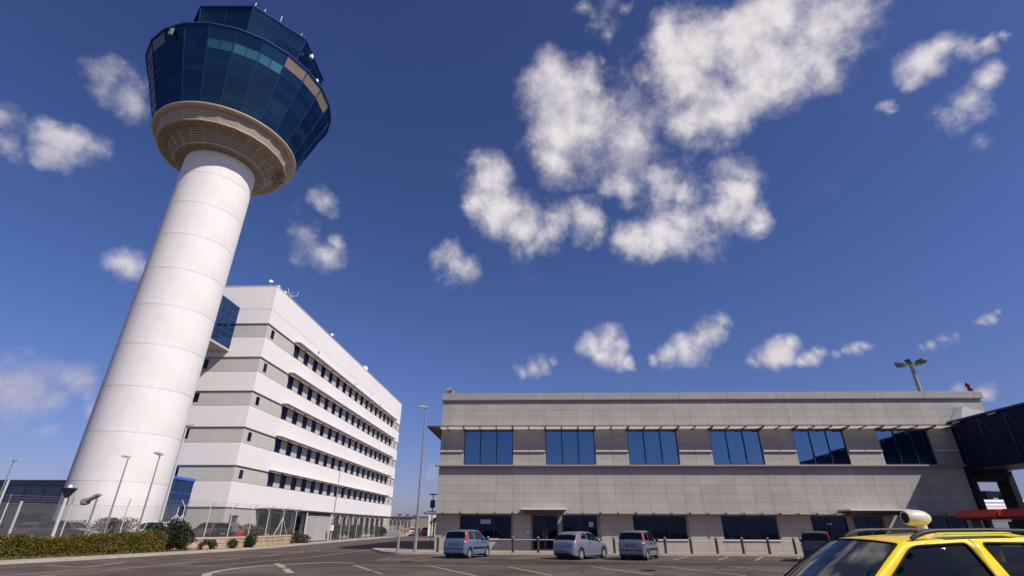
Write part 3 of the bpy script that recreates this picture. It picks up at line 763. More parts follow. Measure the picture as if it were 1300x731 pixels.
rf_ = MB(); rf_.bbox(34.15, 14, 9.45, 37.7, YF - .02, 9.62, .02); rf_.build('roof', M_JB2, jb)
ft = MB(); ft.bbox(34.18, 14, 5.85, 37.67, YF - .02, 6.25, .02); ft.build('floor_beam', M_JB, jb)
fx = MB(); y = 41.2
while y > 15: fx.box(34.08, y, 9.34, 34.16, y + .7, 9.44); y -= 3.4
fx.build('gutter_clip', mat('pale_grey', (.4, .4, .42), .5), jb)
# portal under the tunnel against the facade
for (xa, xb) in ((34.18, 34.62), (37.0, 37.5)):
    q = MB(); q.bbox(xa, YF - .25, 0, xb, YF + .9, 5.85, .02); q.build('leg', M_JLEG, jb)
q = MB(); q.bbox(34.63, YF - .2, 5.05, 36.99, YF + .8, 5.5, .02); q.build('crossbeam', M_JLEG, jb)
q = MB(); q.box(34.63, YF - .36, 5.51, 36.99, YF + 3, 5.84); q.build('soffit', M_JLEG, jb)
for (xa, xb) in ((34.3, 34.75), (37.1, 37.55)):
    q = MB(); q.bbox(xa, 23.4, 0, xb, 23.9, 5.85, .02); q.build('leg', M_JLEG, jb)
q = MB(); q.lathe([(0, -.12), (.1, -.1), (.14, 0), (.1, .1), (0, .12)], (0, 0), 14); inst('lamp', q.mesh('lamp', mat('lamp_opal', (.6, .55, .45), .4), True), jb, (36.3, 41.0, 5.74))

# ============================================================ OFFICE BUILDING (left)
XO = -32.1; YO = 56.1; YE = 124.2; XL = -48.6
M_WPAN = mat('white_panel', (0.775, 0.735, 0.72), 0.55, var=0.025, vscale=0.3, objvar=0.02, streak=0.02, spec=0.3)
M_BEIGE = mat('beige_cladding', (0.50, 0.475, 0.425), 0.7, var=0.06, vscale=0.5, streak=0.05)
M_OWIN = glass_mat('office_glass', (0.09, 0.12, 0.22), (0.010, 0.014, 0.026), mixf=0.22, objvar=0.95)
M_OFR = mat('office_window_frame', (0.02, 0.03, 0.07), 0.5)
ob = thing('office_block', 'six-storey white office block with beige window bands behind the tower', 'building', (-40, 90, 0))
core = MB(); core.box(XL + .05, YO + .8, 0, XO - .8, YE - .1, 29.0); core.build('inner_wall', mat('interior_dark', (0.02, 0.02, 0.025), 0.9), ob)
WB = [(3.52, 6.07), (7.70, 10.10), (11.80, 14.20), (15.90, 18.20), (20.0, 22.5), (24.3, 26.2), (26.215, 29.4)]
BB = [(0.0, 3.52), (6.07, 7.70), (10.10, 11.80), (14.20, 15.90), (18.20, 20.0), (22.5, 24.3)]
PL = (YE - YO)/10
for (za, zb) in WB:
    mb = MB(); mb.bbox(-.8, .006, za + .006, 0, PL - .006, zb - .006, .012); me = mb.mesh('panel', M_WPAN)
    for i in range(10): inst('panel', me, ob, (XO, YO + PL*i, 0))
    W_ = (XO - .802 - XL)/4
    mb = MB(); mb.bbox(.006, 0, za + .006, W_ - .006, .8, zb - .006, .012); me = mb.mesh('panel', M_WPAN)
    for i in range(4): inst('panel', me, ob, (XL + W_*i, YO, 0))
RC = 0.13
NW = 17; WP = 3.27; WW = 1.6; WY0 = 64.05
def ywall(mb, xa, xb, y0, y1, z0, z1, holes):
    zs = sorted({z0, z1} | {z for h in holes for z in (h[2], h[3]) if z0 < z < z1})
    for i in range(len(zs)-1):
        za, zb = zs[i], zs[i+1]; zc = (za+zb)/2; y = y0
        for a, b in sorted([(h[0], h[1]) for h in holes if h[2] < zc < h[3]]):
            if a > y: mb.box(xa, y, za, xb, a, zb)
            y = b
        if y < y1: mb.box(xa, y, za, xb, y1, zb)
owin_frames = {}
def owin(par, y0, y1, za, zb, xg):
    w, h = y1 - y0, zb - za; key = (round(w, 2), round(h, 2))
    if key not in owin_frames:
        f = MB(); t_ = .05
        f.box(-.05, 0, 0, .04, t_, h); f.box(-.05, w - t_, 0, .04, w, h); f.box(-.05, t_, 0, .04, w - t_, t_); f.box(-.05, t_, h - t_, .04, w - t_, h)
        p = MB(); p.box(-.02, t_, t_, .0, w - t_, h - t_)
        owin_frames[key] = (f.mesh('window', M_OFR), p.mesh('pane', M_OWIN))
    fm, pm = owin_frames[key]
    o = inst('window', fm, par, (xg, y0, za)); inst('pane', pm, o, (xg, y0, za))
for bi, (za, zb) in enumerate(BB):
    holes = []
    if bi > 0:
        holes += [(57.35, 58.2, za + .35, zb - .35), (YE - 3.2, YE - 2.4, za + .35, zb - .35)]
        holes += [(WY0 + WP*i, WY0 + WP*i + WW, za + .04, zb - .04) for i in range(NW)]
    else:
        holes += [(57.4, 59.2, 0.0, 2.75)]
        holes += [(WY0 + WP*i - .3, WY0 + WP*i + 1.9, 0.25, 3.2) for i in range(NW)]
    mb = MB(); ywall(mb, XO - .8, XO - RC, YO + RC, YE - RC, za, zb, holes)
    # front (south) face with its own small windows
    fh = [(-39.35, -38.45, za + .4, zb - .2), (-45, -44.1, za + .4, zb - .2)] if bi > 0 else []
    wall_with_holes(mb, XL + RC, XO - .801, za, zb, YO + RC, YO + .8, fh)
    mb.build('wall', M_BEIGE, ob)
    for h in holes:
        if bi == 0 and h[0] < 60:
            d = MB(); d.box(XO - .35, h[0], 0, XO - .30, h[1], 2.75)
            n = 16
            for kk in range(n): d.obox((XO - .27, (h[0]+h[1])/2, .15 + kk*2.5/n), (.035, 0, -.03), (0, (h[1]-h[0])/2 - .06, 0), (.004, 0, .006))
            d.build('door', mat('louvre_grey', (0.10, 0.11, 0.15), 0.5), ob)
        else:
            owin(ob, h[0], h[1], h[2], h[3], XO - .22)
    for h in fh:
        f = MB(); f.box(h[0], YO + .40, h[2], h[1], YO + .45, h[3]); wf = f.build('window', M_OFR, ob)
        f = MB(); f.box(h[0] + .05, YO + .37, h[2] + .05, h[1] - .05, YO + .395, h[3] - .05); f.build('pane', M_OWIN, wf)
    # dark strips on each beige band: overhang shade painted at top, gap at bottom
    if bi > 0:
        s = MB(); s.box(XO - .12, YO + RC + .02, zb - .05, XO - .02, YE - .2, zb - .002); s.box(XL + .2, YO + .02, zb - .05, XO - .13, YO + .12, zb - .002)
        s.box(XO - .14, YO + RC + .02, za + .0, XO - .02, YE - .2, za + .035); s.box(XL + .2, YO + .02, za + .0, XO - .15, YO + .14, za + .035)
        s.build('shade_and_gap_line', mat('shade_gap_dark', (0.05, 0.045, 0.045), 0.8), ob)
        # sunshade ladder above the window strip
        y0, y1 = WY0 - .45, WY0 + WP*(NW - 1) + WW + .5
        segs = 16; sl = (y1 - y0)/segs
        sm = MB(); sm.bbox(0.05, .03, -.03, .78, sl - .03, .03, .008); me = sm.mesh('sunshade_panel', M_CANOPY)
        for i in range(segs): inst('sunshade_panel', me, ob, (XO, y0 + sl*i, zb + .10))
        s = MB()
        for i in range(segs + 1): s.add([(XO, y0+sl*i-.03, zb-.02), (XO+.85, y0+sl*i-.03, zb+.06), (XO+.85, y0+sl*i-.03, zb+.15), (XO, y0+sl*i-.03, zb+.25), (XO, y0+sl*i+.03, zb-.02), (XO+.85, y0+sl*i+.03, zb+.06), (XO+.85, y0+sl*i+.03, zb+.15), (XO, y0+sl*i+.03, zb+.25)], [(0,1,2,3),(7,6,5,4),(0,4,5,1),(1,5,6,2),(2,6,7,3),(3,7,4,0)])
        s.box(XO + .79, y0, zb + .07, XO + .84, y1, zb + .13)
        s.build('sunshade_bracket', mat('bracket_grey', (0.10, 0.08, 0.08), 0.5), ob)
# ground floor canopy with columns
yc0, yc1 = 62.6, 118.5
cn = MB(); cn.bbox(XO + .01, yc0, 3.42, XO + 2.0, yc1, 3.62, .02); cn.build('entrance_canopy', mat('canopy_brown', (0.075, 0.05, 0.055), 0.5), ob)
me = MB().bbox(-.13, -.13, 0, .13, .13, 3.42, .02).mesh('column', M_BEIGE)
i = 0
y = yc0 + .6
while y < yc1:
    if y > 80: inst('column', me, ob, (XO + 1.7, y, 0))
    y += 3.27
me = MB().bar((0, 0, 3.38), (1.95, 0, 3.38), .1, .12).mesh('canopy_beam', MATS['canopy_brown'])
y = yc0 + .5
while y < yc1: inst('canopy_beam', me, ob, (XO + .02, y, 0)); y += 1.635
cp = MB(); cp.bbox(XO - .6, YO - .04, 29.4, XO + .05, YE + .03, 29.5, .01); cp.bbox(XL, YO - .04, 29.4, XO - .603, YO + .4, 29.5, .01); cp.box(XL + .1, YO + .41, 29.0, XO - .61, YE, 29.2); cp.build('coping', mat('coping_white', (.6, .57, .56), .6), ob)
# far and left side walls
s = MB(); s.box(XL, YO + .81, 0, XL + .3, YE, 29.4); s.box(XL, YE, 0, XO - .81, YE + .3, 29.4); s.build('side_wall', M_WPAN, ob)
# small wall lamps on the top band
me = MB().box(0, -.12, -.1, .18, .12, .1).mesh('wall_lamp', mat('lamp_grey', (.25, .25, .24), .5))
for y, z in ((71.3, 25.6), (89, 25.4), (106, 25.3)): inst('wall_lamp', me, ob, (XO, y, z))

# connecting glass bridge + entrance box
M_BGL = glass_mat('curtain_glass', (0.10, 0.20, 0.42), (0.004, 0.012, 0.035), mixf=0.35, objvar=0.4)
M_BFR = mat('curtain_frame_blue', (0.020, 0.065, 0.26), 0.4)
def curtain(root, x, y0, y1, z0, z1, ny, nz, fr=.06):
    """glazed grid on a plane x = const, facing +x"""
    dy, dz = (y1-y0)/ny, (z1-z0)/nz
    for i in range(ny+1): 
        q = MB(); q.box(x - .03, y0 + dy*i - fr/2, z0, x + .05, y0 + dy*i + fr/2, z1); q.build('mullion', M_BFR, root)
    for k in range(nz+1):
        q = MB(); q.box(x - .03, y0 + fr/2, z0 + dz*k - fr/2, x + .035, y1 - fr/2, z0 + dz*k + fr/2); q.build('transom', M_BFR, root)
    me = MB().box(-.01, -dy/2 + fr/2, -dz/2 + fr/2, .01, dy/2 - fr/2, dz/2 - fr/2).mesh('pane', M_BGL)
    for i in range(ny):
        for k in range(nz): inst('pane', me, root, (x, y0 + dy*(i+.5), z0 + dz*(k+.5)))
lb_ = thing('link_bridge', 'blue glass footbridge joining the tower shaft to the white office block', 'footbridge', (-37.8, 54, 20.6))
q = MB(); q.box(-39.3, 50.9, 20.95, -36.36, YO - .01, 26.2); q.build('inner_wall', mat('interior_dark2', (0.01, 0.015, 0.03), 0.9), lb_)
curtain(lb_, -36.31, 51.2, YO - .06, 20.98, 26.2, 4, 6)
q = MB(); q.bbox(-39.4, 50.8, 20.68, -36.22, YO - .01, 20.93, .02); q.build('floor_slab', mat('soffit_cream', (0.50, 0.44, 0.37), .7), lb_)
q = MB(); q.bbox(-39.4, 50.8, 26.25, -36.22, YO - .01, 26.42, .02); q.build('roof', M_BFR, lb_)
eb_ = thing('entrance_box', 'blue glazed entrance box at the foot of the tower against the office block', 'porch', (-38.5, 53, 0))
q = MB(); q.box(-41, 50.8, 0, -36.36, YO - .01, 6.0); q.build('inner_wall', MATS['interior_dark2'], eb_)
curtain(eb_, -36.31, 50.9, YO - .06, 0.1, 5.95, 5, 5, .07)
q = MB(); q.bbox(-41.1, 50.6, 6.0, -36.15, YO - .01, 6.28, .02); q.build('roof', mat('roof_bright_blue', (0.03, 0.13, 0.50), .4), eb_)

# ============================================================ CONTROL TOWER
TC = (-37.9, 47.8); TR = 3.86
M_SHAFT = mat('tower_white', (0.765, 0.725, 0.708), 0.9, var=0.04, vscale=0.30, spec=0.1, streak=0.05, bump=0.1, bscale=1.5, dirt=(0.70, 0.655, 0.63))
M_CREAM = mat('tower_cream', (0.43, 0.335, 0.235), 0.65, var=0.06, vscale=1.5)
M_LOUV = mat('louvre_cream', (0.50, 0.42, 0.33), 0.6, var=0.05)
M_SOFF = mat('soffit_brown', (0.24, 0.165, 0.105), 0.7, var=0.12, vscale=1.2)
M_DRUM = mat('drum_dark_brown', (0.055, 0.04, 0.03), .8)
M_TGL = glass_mat('cab_glass', (0.085, 0.175, 0.27), (0.003, 0.013, 0.022), mixf=0.26, objvar=0.8, wave=0.01)
M_TGL_B = glass_mat('cab_glass_blind', (0.2, 0.4, 0.6), (0.035, 0.12, 0.155), mixf=0.10, objvar=0.5)
M_TGL_T = glass_mat('cab_pane_tan', (0.6, 0.5, 0.4), (0.25, 0.185, 0.13), mixf=0.06, objvar=0.15)  # tan base colour for some top-row panes
M_TGL_G = glass_mat('cab_glass_grey_reflection', (0.5, 0.5, 0.5), (0.16, 0.14, 0.13), mixf=0.15, objvar=0.4)  # grey reflections on the left facets painted into the pane colour
M_TFR = mat('cab_frame_blue', (0.012, 0.036, 0.155), 0.75, spec=0.15)
ct = thing('control_tower', 'tall white round control tower with dark blue glass cab on a cream collar', 'control tower', (TC[0], TC[1], 0))
ringz = [0.0, 5.15] + [5.15 + 4.13*i for i in range(1, 9)] + [41.35]
def ring_mesh(h):
    mb = MB(); g_ = .022
    mb.lathe([(TR - .10, .0), (TR - .03, .0), (TR - .03, g_*.6), (TR, g_*1.2), (TR, h - g_*1.2), (TR - .03, h - g_*.6), (TR - .03, h), (TR - .10, h)], (0, 0), 96)
    return mb.mesh('shaft_ring', M_SHAFT, True, 25)
cache_r = {}
for i in range(len(ringz) - 1):
    h = round(ringz[i+1] - ringz[i], 3)
    if h not in cache_r: cache_r[h] = ring_mesh(h)
    inst('shaft_ring', cache_r[h], ct, (TC[0], TC[1], ringz[i]))
# collar: two louvred drums, soffits and the cream lip; 24 facets
NF = 24; A0 = R(-141.0)     # facet corners
def facet(k): return A0 + k*2*math.pi/NF
q = MB(); q.lathe([(TR + .002, 41.30), (5.02, 41.30), (5.05, 41.36), (5.05, 41.46), (TR + .002, 41.46)], TC, NF, A0, True); q.build('lower_rim', M_CREAM, ct)
q = MB(); q.lathe([(TR - .1, 41.47), (4.80, 41.47), (5.90, 42.78), (TR - .1, 42.78)], TC, NF, A0, True); q.build('lower_drum', M_DRUM, ct)
q = MB(); q.lathe([(5.5, 42.79), (7.10, 42.76), (7.20, 42.78), (7.20, 42.86), (5.5, 42.86)], TC, NF, A0, True); q.build('middle_rim', M_CREAM, ct)
q = MB(); q.lathe([(5.93, 42.735), (7.04, 42.715), (7.04, 42.75), (5.93, 42.77)], TC, NF, A0, True); q.build('soffit', M_SOFF, ct)
q = MB(); q.lathe([(TR + .03, 41.27), (4.93, 41.27), (4.93, 41.295), (TR + .03, 41.295)], TC, NF, A0, True); q.build('soffit', M_SOFF, ct)
q = MB(); q.lathe([(5.4, 42.875), (7.02, 42.875), (7.40, 44.25), (5.4, 44.25)], TC, NF, A0, True); q.build('upper_drum', M_DRUM, ct)
q = MB(); q.lathe([(6.5, 44.26), (7.62, 44.26), (7.85, 44.28), (8.02, 44.34), (8.10, 44.44), (8.10, 44.56), (8.03, 44.62), (6.5, 44.62)], TC, 72, 0, True)
q.build('lip', M_CREAM, ct, smooth=True, angle=50)
# louvre slats per facet, each facet a panel of joined slats
def louvre_panel(r0, z0, r1, z1, n):
    """panel for the facet centred on angle 0"""
    mb = MB(); ha = math.pi/NF
    for i in range(n):
        t = (i + .5)/n; r = r0 + (r1 - r0)*t; z = z0 + (z1 - z0)*t
        c = r*math.cos(ha) + .03; w = r*math.sin(ha) - .07; h = (z1 - z0)/n
        mb.obox((c, 0, z), (.035, 0, -.012), (0, w, 0), (.012, 0, h*.30))
    for s in (-1, 1):
        c0, c1 = r0*math.cos(ha) + .05, r1*math.cos(ha) + .05
        mb.bar((c0, s*(r0*math.sin(ha) - .05), z0), (c1, s*(r1*math.sin(ha) - .05), z1), .05, .06)
    return mb
me1 = louvre_panel(4.86, 41.50, 5.96, 42.75, 9).mesh('louvre_panel', M_LOUV)
me2 = louvre_panel(7.06, 42.90, 7.44, 44.22, 8).mesh('louvre_panel', M_LOUV)
for k in range(NF):
    a = facet(k + .5)
    inst('louvre_panel', me1, ct, (TC[0], TC[1], 0), (0, 0, a)); inst('louvre_panel', me2, ct, (TC[0], TC[1], 0), (0, 0, a))
# soffit battens (radial) under the upper rim
mb = MB(); mb.bar((5.9, 0, 42.72), (7.10, 0, 42.70), .05, .05); me = mb.mesh('soffit_rib', M_LOUV)
mb = MB(); mb.bar((3.9, 0, 41.255), (4.95, 0, 41.255), .05, .05); me_b = mb.mesh('soffit_rib', M_LOUV)
for k in range(NF):
    inst('soffit_rib', me, ct, (TC[0], TC[1], 0), (0, 0, facet(k))); inst('soffit_rib', me_b, ct, (TC[0], TC[1], 0), (0, 0, facet(k)))
# main glazed cab: leans outward
RB, ZB, RT, ZT = 8.0, 44.63, 11.0, 53.55
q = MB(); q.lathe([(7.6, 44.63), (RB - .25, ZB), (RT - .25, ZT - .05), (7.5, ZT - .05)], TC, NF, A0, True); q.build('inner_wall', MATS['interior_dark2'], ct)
rows = [0, .095, .195, .40, .50, .60, .70, .835, 1.0]    # from the bottom up
def cabpt(a, t, dr=0.0):
    r = RB + (RT - RB)*t + dr; return Vector((r*math.cos(a), r*math.sin(a), ZB + (ZT - ZB)*t))
def pane_mesh(t0, t1, u0, u1, m):
    """glass quad in the facet centred on angle 0; u is -1..1 across it"""
    ha = math.pi/NF; mb = MB(); vs = []
    for d in (0.0, -.03):
        for (t, u) in ((t0, u0), (t0, u1), (t1, u1), (t1, u0)):
            L_, R_ = cabpt(-ha, t, d), cabpt(ha, t, d); vs.append(L_.lerp(R_, (u + 1)/2))
    mb.add(vs, [(0,1,2,3),(7,6,5,4),(0,4,5,1),(1,5,6,2),(2,6,7,3),(3,7,4,0)]); return mb.mesh('pane', m)
pm = {}
def get_pane(i, half, m):
    key = (i, half, m.name)
    if key not in pm:
        e = .035/(ZT-ZB)*9; t0, t1 = rows[i] + .006, rows[i+1] - .006
        u = {0: (-.95, .95), 1: (-.95, -.03), 2: (.03, .95)}[half]; pm[key] = pane_mesh(t0, t1, *u, m)
    return pm[key]
for k in range(NF):
    a = facet(k + .5); deg = (math.degrees(a) + 180) % 360 - 180
    for i in range(8):
        m_ = M_TGL; lab = None
        if i == 7 and -38 < deg < 6: m_ = M_TGL_T
        if i == 7 and -128 < deg < -112: m_ = M_TGL_G
        if 0 <= i <= 7 and -141 < deg < -128: m_ = M_TGL_G
        if i == 6:
            for hf in (1, 2):
                mm = M_TGL_B if (-82 < deg < -37 or (-37 <= deg < -30 and hf == 1)) else m_
                inst('pane', get_pane(i, hf, mm), ct, (TC[0], TC[1], 0), (0, 0, a))
        else: inst('pane', get_pane(i, 0, m_), ct, (TC[0], TC[1], 0), (0, 0, a))
mu = MB()
p0, p1 = cabpt(0, 0, -.03), cabpt(0, 1, .0); mu.bar(p0, p1, .10, .12, up=(1, 0, 0)); me = mu.mesh('mullion', M_TFR)
for k in range(NF): inst('mullion', me, ct, (TC[0], TC[1], 0), (0, 0, facet(k)))
for i, t in enumerate(rows[:-1]):
    mb = MB(); ha = math.pi/NF
    if t > 0: mb.bar(cabpt(-ha, t).lerp(cabpt(ha, t), .03), cabpt(-ha, t).lerp(cabpt(ha, t), .97), .05, .05, up=(1, 0, .3))
    if i == 6:
        mb.bar(cabpt(-ha, rows[6]).lerp(cabpt(ha, rows[6]), .5), cabpt(-ha, rows[7]).lerp(cabpt(ha, rows[7]), .5), .04, .05, up=(1, 0, 0))
    if not mb.v: continue
    me = mb.mesh('transom', M_TFR)
    for k in range(NF): inst('transom', me, ct, (TC[0], TC[1], 0), (0, 0, facet(k + .5)))
q = MB(); q.lathe([(7.0, ZT - .04), (RT + .05, ZT - .04), (RT + .16, ZT + .02), (RT + .16, ZT + .24), (RT - .1, ZT + .32), (7.0, ZT + .32)], TC, NF, A0, True); q.build('eaves', M_TFR, ct)
q = MB(); q.lathe([(0.5, ZT + .0), (7.3, ZT + .0), (7.3, ZT + .30), (.5, ZT + .30)], TC, NF, A0, True); q.build('lower_roof', mat('roof_dark', (.05, .05, .06), .8), ct)
# lamps under the eaves
me = MB().box(-.12, -.2, -.55, .12, .2, 0).mesh('floodlight', mat('lamp_white', (.5, .5, .48), .4))
# upper octagonal control room
OC = (TC[0] + .25, TC[1] - .1); OA = R(-66.0)
ZR0, ZR1, RR0, RR1 = ZT + .3, 60.45, 7.5, 8.75
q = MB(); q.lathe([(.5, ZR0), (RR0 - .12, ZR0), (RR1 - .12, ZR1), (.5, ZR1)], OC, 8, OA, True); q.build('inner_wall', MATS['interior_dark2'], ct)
def octpt(a, t, d=0):
    r = RR0 + (RR1 - RR0)*t + d; return Vector((r*math.cos(a), r*math.sin(a), ZR0 + (ZR1 - ZR0)*t))
orow = [0, .14, .24, .46, .68, .88, 1.0]
M_OBAND = mat('cab_band_lilac', (0.10, 0.12, 0.26), 0.4)
h8 = math.pi/8
for i in range(6):
    for hf in (0, 1):
        mb = MB(); vs = []
        for d in (0, -.03):
            for (t, u) in ((orow[i] + .008, hf*.5 + .015), (orow[i] + .008, hf*.5 + .485), (orow[i+1] - .008, hf*.5 + .485), (orow[i+1] - .008, hf*.5 + .015)):
                vs.append(octpt(-h8, t, d).lerp(octpt(h8, t, d), u))
        mb.add(vs, [(0,1,2,3),(7,6,5,4),(0,4,5,1),(1,5,6,2),(2,6,7,3),(3,7,4,0)])
        me_ = mb.mesh('pane' if i != 1 else 'spandrel', M_TGL if i != 1 else M_OBAND)
        for k in range(8): inst(me_.name.split('.')[0], me_, ct, (OC[0], OC[1], 0), (0, 0, OA + (k + .5)*math.pi/4))
    mb = MB()
    if i: mb.bar(octpt(-h8, orow[i]).lerp(octpt(h8, orow[i]), .01), octpt(-h8, orow[i]).lerp(octpt(h8, orow[i]), .99), .05, .05, up=(1, 0, .2))
    mb.bar(octpt(-h8, orow[i]).lerp(octpt(h8, orow[i]), .5), octpt(-h8, orow[i+1]).lerp(octpt(h8, orow[i+1]), .5), .05, .05, up=(1, 0, 0))
    me_ = mb.mesh('transom', M_TFR)
    for k in range(8): inst('transom', me_, ct, (OC[0], OC[1], 0), (0, 0, OA + (k + .5)*math.pi/4))
mb = MB(); mb.bar(octpt(0, 0, -.05), octpt(0, 1), .12, .12, up=(1, 0, 0)); me_ = mb.mesh('mullion', M_TFR)
for k in range(8): inst('mullion', me_, ct, (OC[0], OC[1], 0), (0, 0, OA + k*math.pi/4))
q = MB(); q.lathe([(.4, ZR1), (RR1 + .12, ZR1), (RR1 + .12, ZR1 + .28), (.4, ZR1 + .45)], OC, 8, OA, True); q.build('roof', M_TFR, ct)
# antennas and lamps on the tower roof (they are fixed to it)
M_AER = mat('aerial_white', (0.75, 0.75, 0.75), 0.4)
for (a, r, h) in ((-66, 8.3, 1.1), (-58, 8.2, .7), (-44, 8.0, 1.2), (-24, 8.3, .7), (20, 8.2, .5)):
    q = MB(); x, y = OC[0] + r*math.cos(R(a)), OC[1] + r*math.sin(R(a))
    q.tube([(x, y, ZR1 + .3), (x, y, ZR1 + .3 + h*.5)], .03, 6); q.tube([(x, y, ZR1 + .3 + h*.5), (x, y, ZR1 + .3 + h)], .05, 8); q.build('aerial', M_AER, ct)
for (a, t) in ((-10, .82), (10, .62)):
    q = MB(); p = octpt(0, t, .15); x, y = p.x*math.cos(R(a)), p.x*math.sin(R(a)); q.bbox(OC[0] + x - .2, OC[1] + y - .2, p.z - .3, OC[0] + x + .2, OC[1] + y + .2, p.z + .3, .05); q.build('lamp', M_AER, ct)
p = cabpt(R(-104), .97, .12); q = MB(); q.bbox(TC[0] + p.x - .22, TC[1] + p.y - .1, p.z - 1.1, TC[0] + p.x + .22, TC[1] + p.y + .1, p.z - .05, .04); q.build('lamp', mat('lamp_dull', (.15, .15, .15), .5), ct)
# small maintenance platform under the rim at the right rear
q = MB(); x, y = TC[0] + 6.4*math.cos(R(28)), TC[1] + 6.4*math.sin(R(28)); q.box(x - .6, y - .6, 41.9, x + .6, y + .6, 42.0)
for dx in (-.55, .55):
    for dy in (-.55, .55): q.bar((x + dx, y + dy, 41.95), (x + dx, y + dy, 42.95), .06)
q.build('service_platform', mat('platform_dark', (.08, .06, .05), .6), ct)

# rooftop gear on the office block
def aerial(x, y, z, h, label, kind):
    t = thing('roof_aerial', label, 'aerial', (x, y, z))
    q = MB(); q.tube([(x, y, z), (x, y, z + h)], .05, 6); q.build('mast', M_LEDGE, t)
    if kind == 'fork':
        q = MB(); q.tube([(x - .1, y, z + h*.6), (x - .5, y - .3, z + h*.95), (x - .55, y - .3, z + h*1.2)], .035, 6); q.tube([(x, y, z + h*.6), (x + .6, y + .3, z + h*.75), (x + .65, y + .3, z + h*1.05)], .035, 6); q.build('arms', M_AER, t)
    elif kind == 'dish':
        q = MB(); q.lathe([(0, 0), (.16, .03), (.26, .10), (.24, .09), (0, .03)], (0, 0), 16); o_ = inst('dish', q.mesh('dish', M_AER, True), t, (x, y, z + h), (R(60), 0, R(30)))
    elif kind == 'dome':
        q = MB(); q.lathe([(0, -.1), (.5, -.1), (.62, .25), (.5, .65), (0, .85)], (x, y), 18); 
        for i_ in range(len(q.v)): q.v[i_] = (q.v[i_][0], q.v[i_][1], q.v[i_][2] + z + h)
        q.build('radome', M_AER, t, smooth=True)
    return t
aerial(-33.6, 57.0, 29.4, 1.1, 'small dish aerial at the near corner of the white block roof', 'dish')
aerial(-33.2, 58.2, 29.4, 0.9, 'second roof dish, just behind the one at the corner of the white block', 'dish')
aerial(-33.0, 59.8, 29.4, 0.8, 'third small roof dish from the near corner, next to the forked aerial', 'dish')
aerial(-33.0, 61.8, 29.4, 1.9, 'forked white aerial behind the roof edge of the white block', 'fork')
aerial(-32.6, 76.5, 29.4, 0.9, 'tiny white aerial midway along the roof edge of the white block', 'dish')
aerial(-32.9, 95.5, 29.4, 0.5, 'white radome on the roof edge towards the far end of the white block', 'dome')

# ============================================================ VEGETATION
M_HEDGE = leaf_mat('hedge_leaf', [(0.022, 0.030, 0.005), (0.07, 0.085, 0.008), (0.15, 0.135, 0.012), (0.17, 0.085, 0.018), (0.13, 0.14, 0.015)])
M_DARKLEAF = leaf_mat('dark_leaf', [(0.008, 0.014, 0.006), (0.02, 0.030, 0.010), (0.035, 0.045, 0.012), (0.05, 0.045, 0.018)])
M_DRYLEAF = leaf_mat('dry_leaf', [(0.030, 0.024, 0.009), (0.065, 0.050, 0.018), (0.095, 0.068, 0.026), (0.055, 0.052, 0.016)])
M_TWIG = mat('twig', (0.07, 0.05, 0.035), 0.9)
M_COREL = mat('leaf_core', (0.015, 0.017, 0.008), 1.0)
def leaf_quads(pts, size, rnd, up=0.35):
    vs = []; fs = []
    for p in pts:
        d = Vector((rnd.gauss(0, 1), rnd.gauss(0, 1), rnd.gauss(0, 1) + up)).normalized()
        t = d.orthogonal().normalized(); t.rotate(Matrix.Rotation(rnd.uniform(0, 6.28), 3, d)); b = d.cross(t)
        s = size*rnd.uniform(.6, 1.4); n = len(vs)
        vs += [p - t*s, p + b*s*.45, p + t*s, p - b*s*.45]; fs.append((n, n+1, n+2, n+3))
    mb = MB(); mb.add(vs, fs); return mb
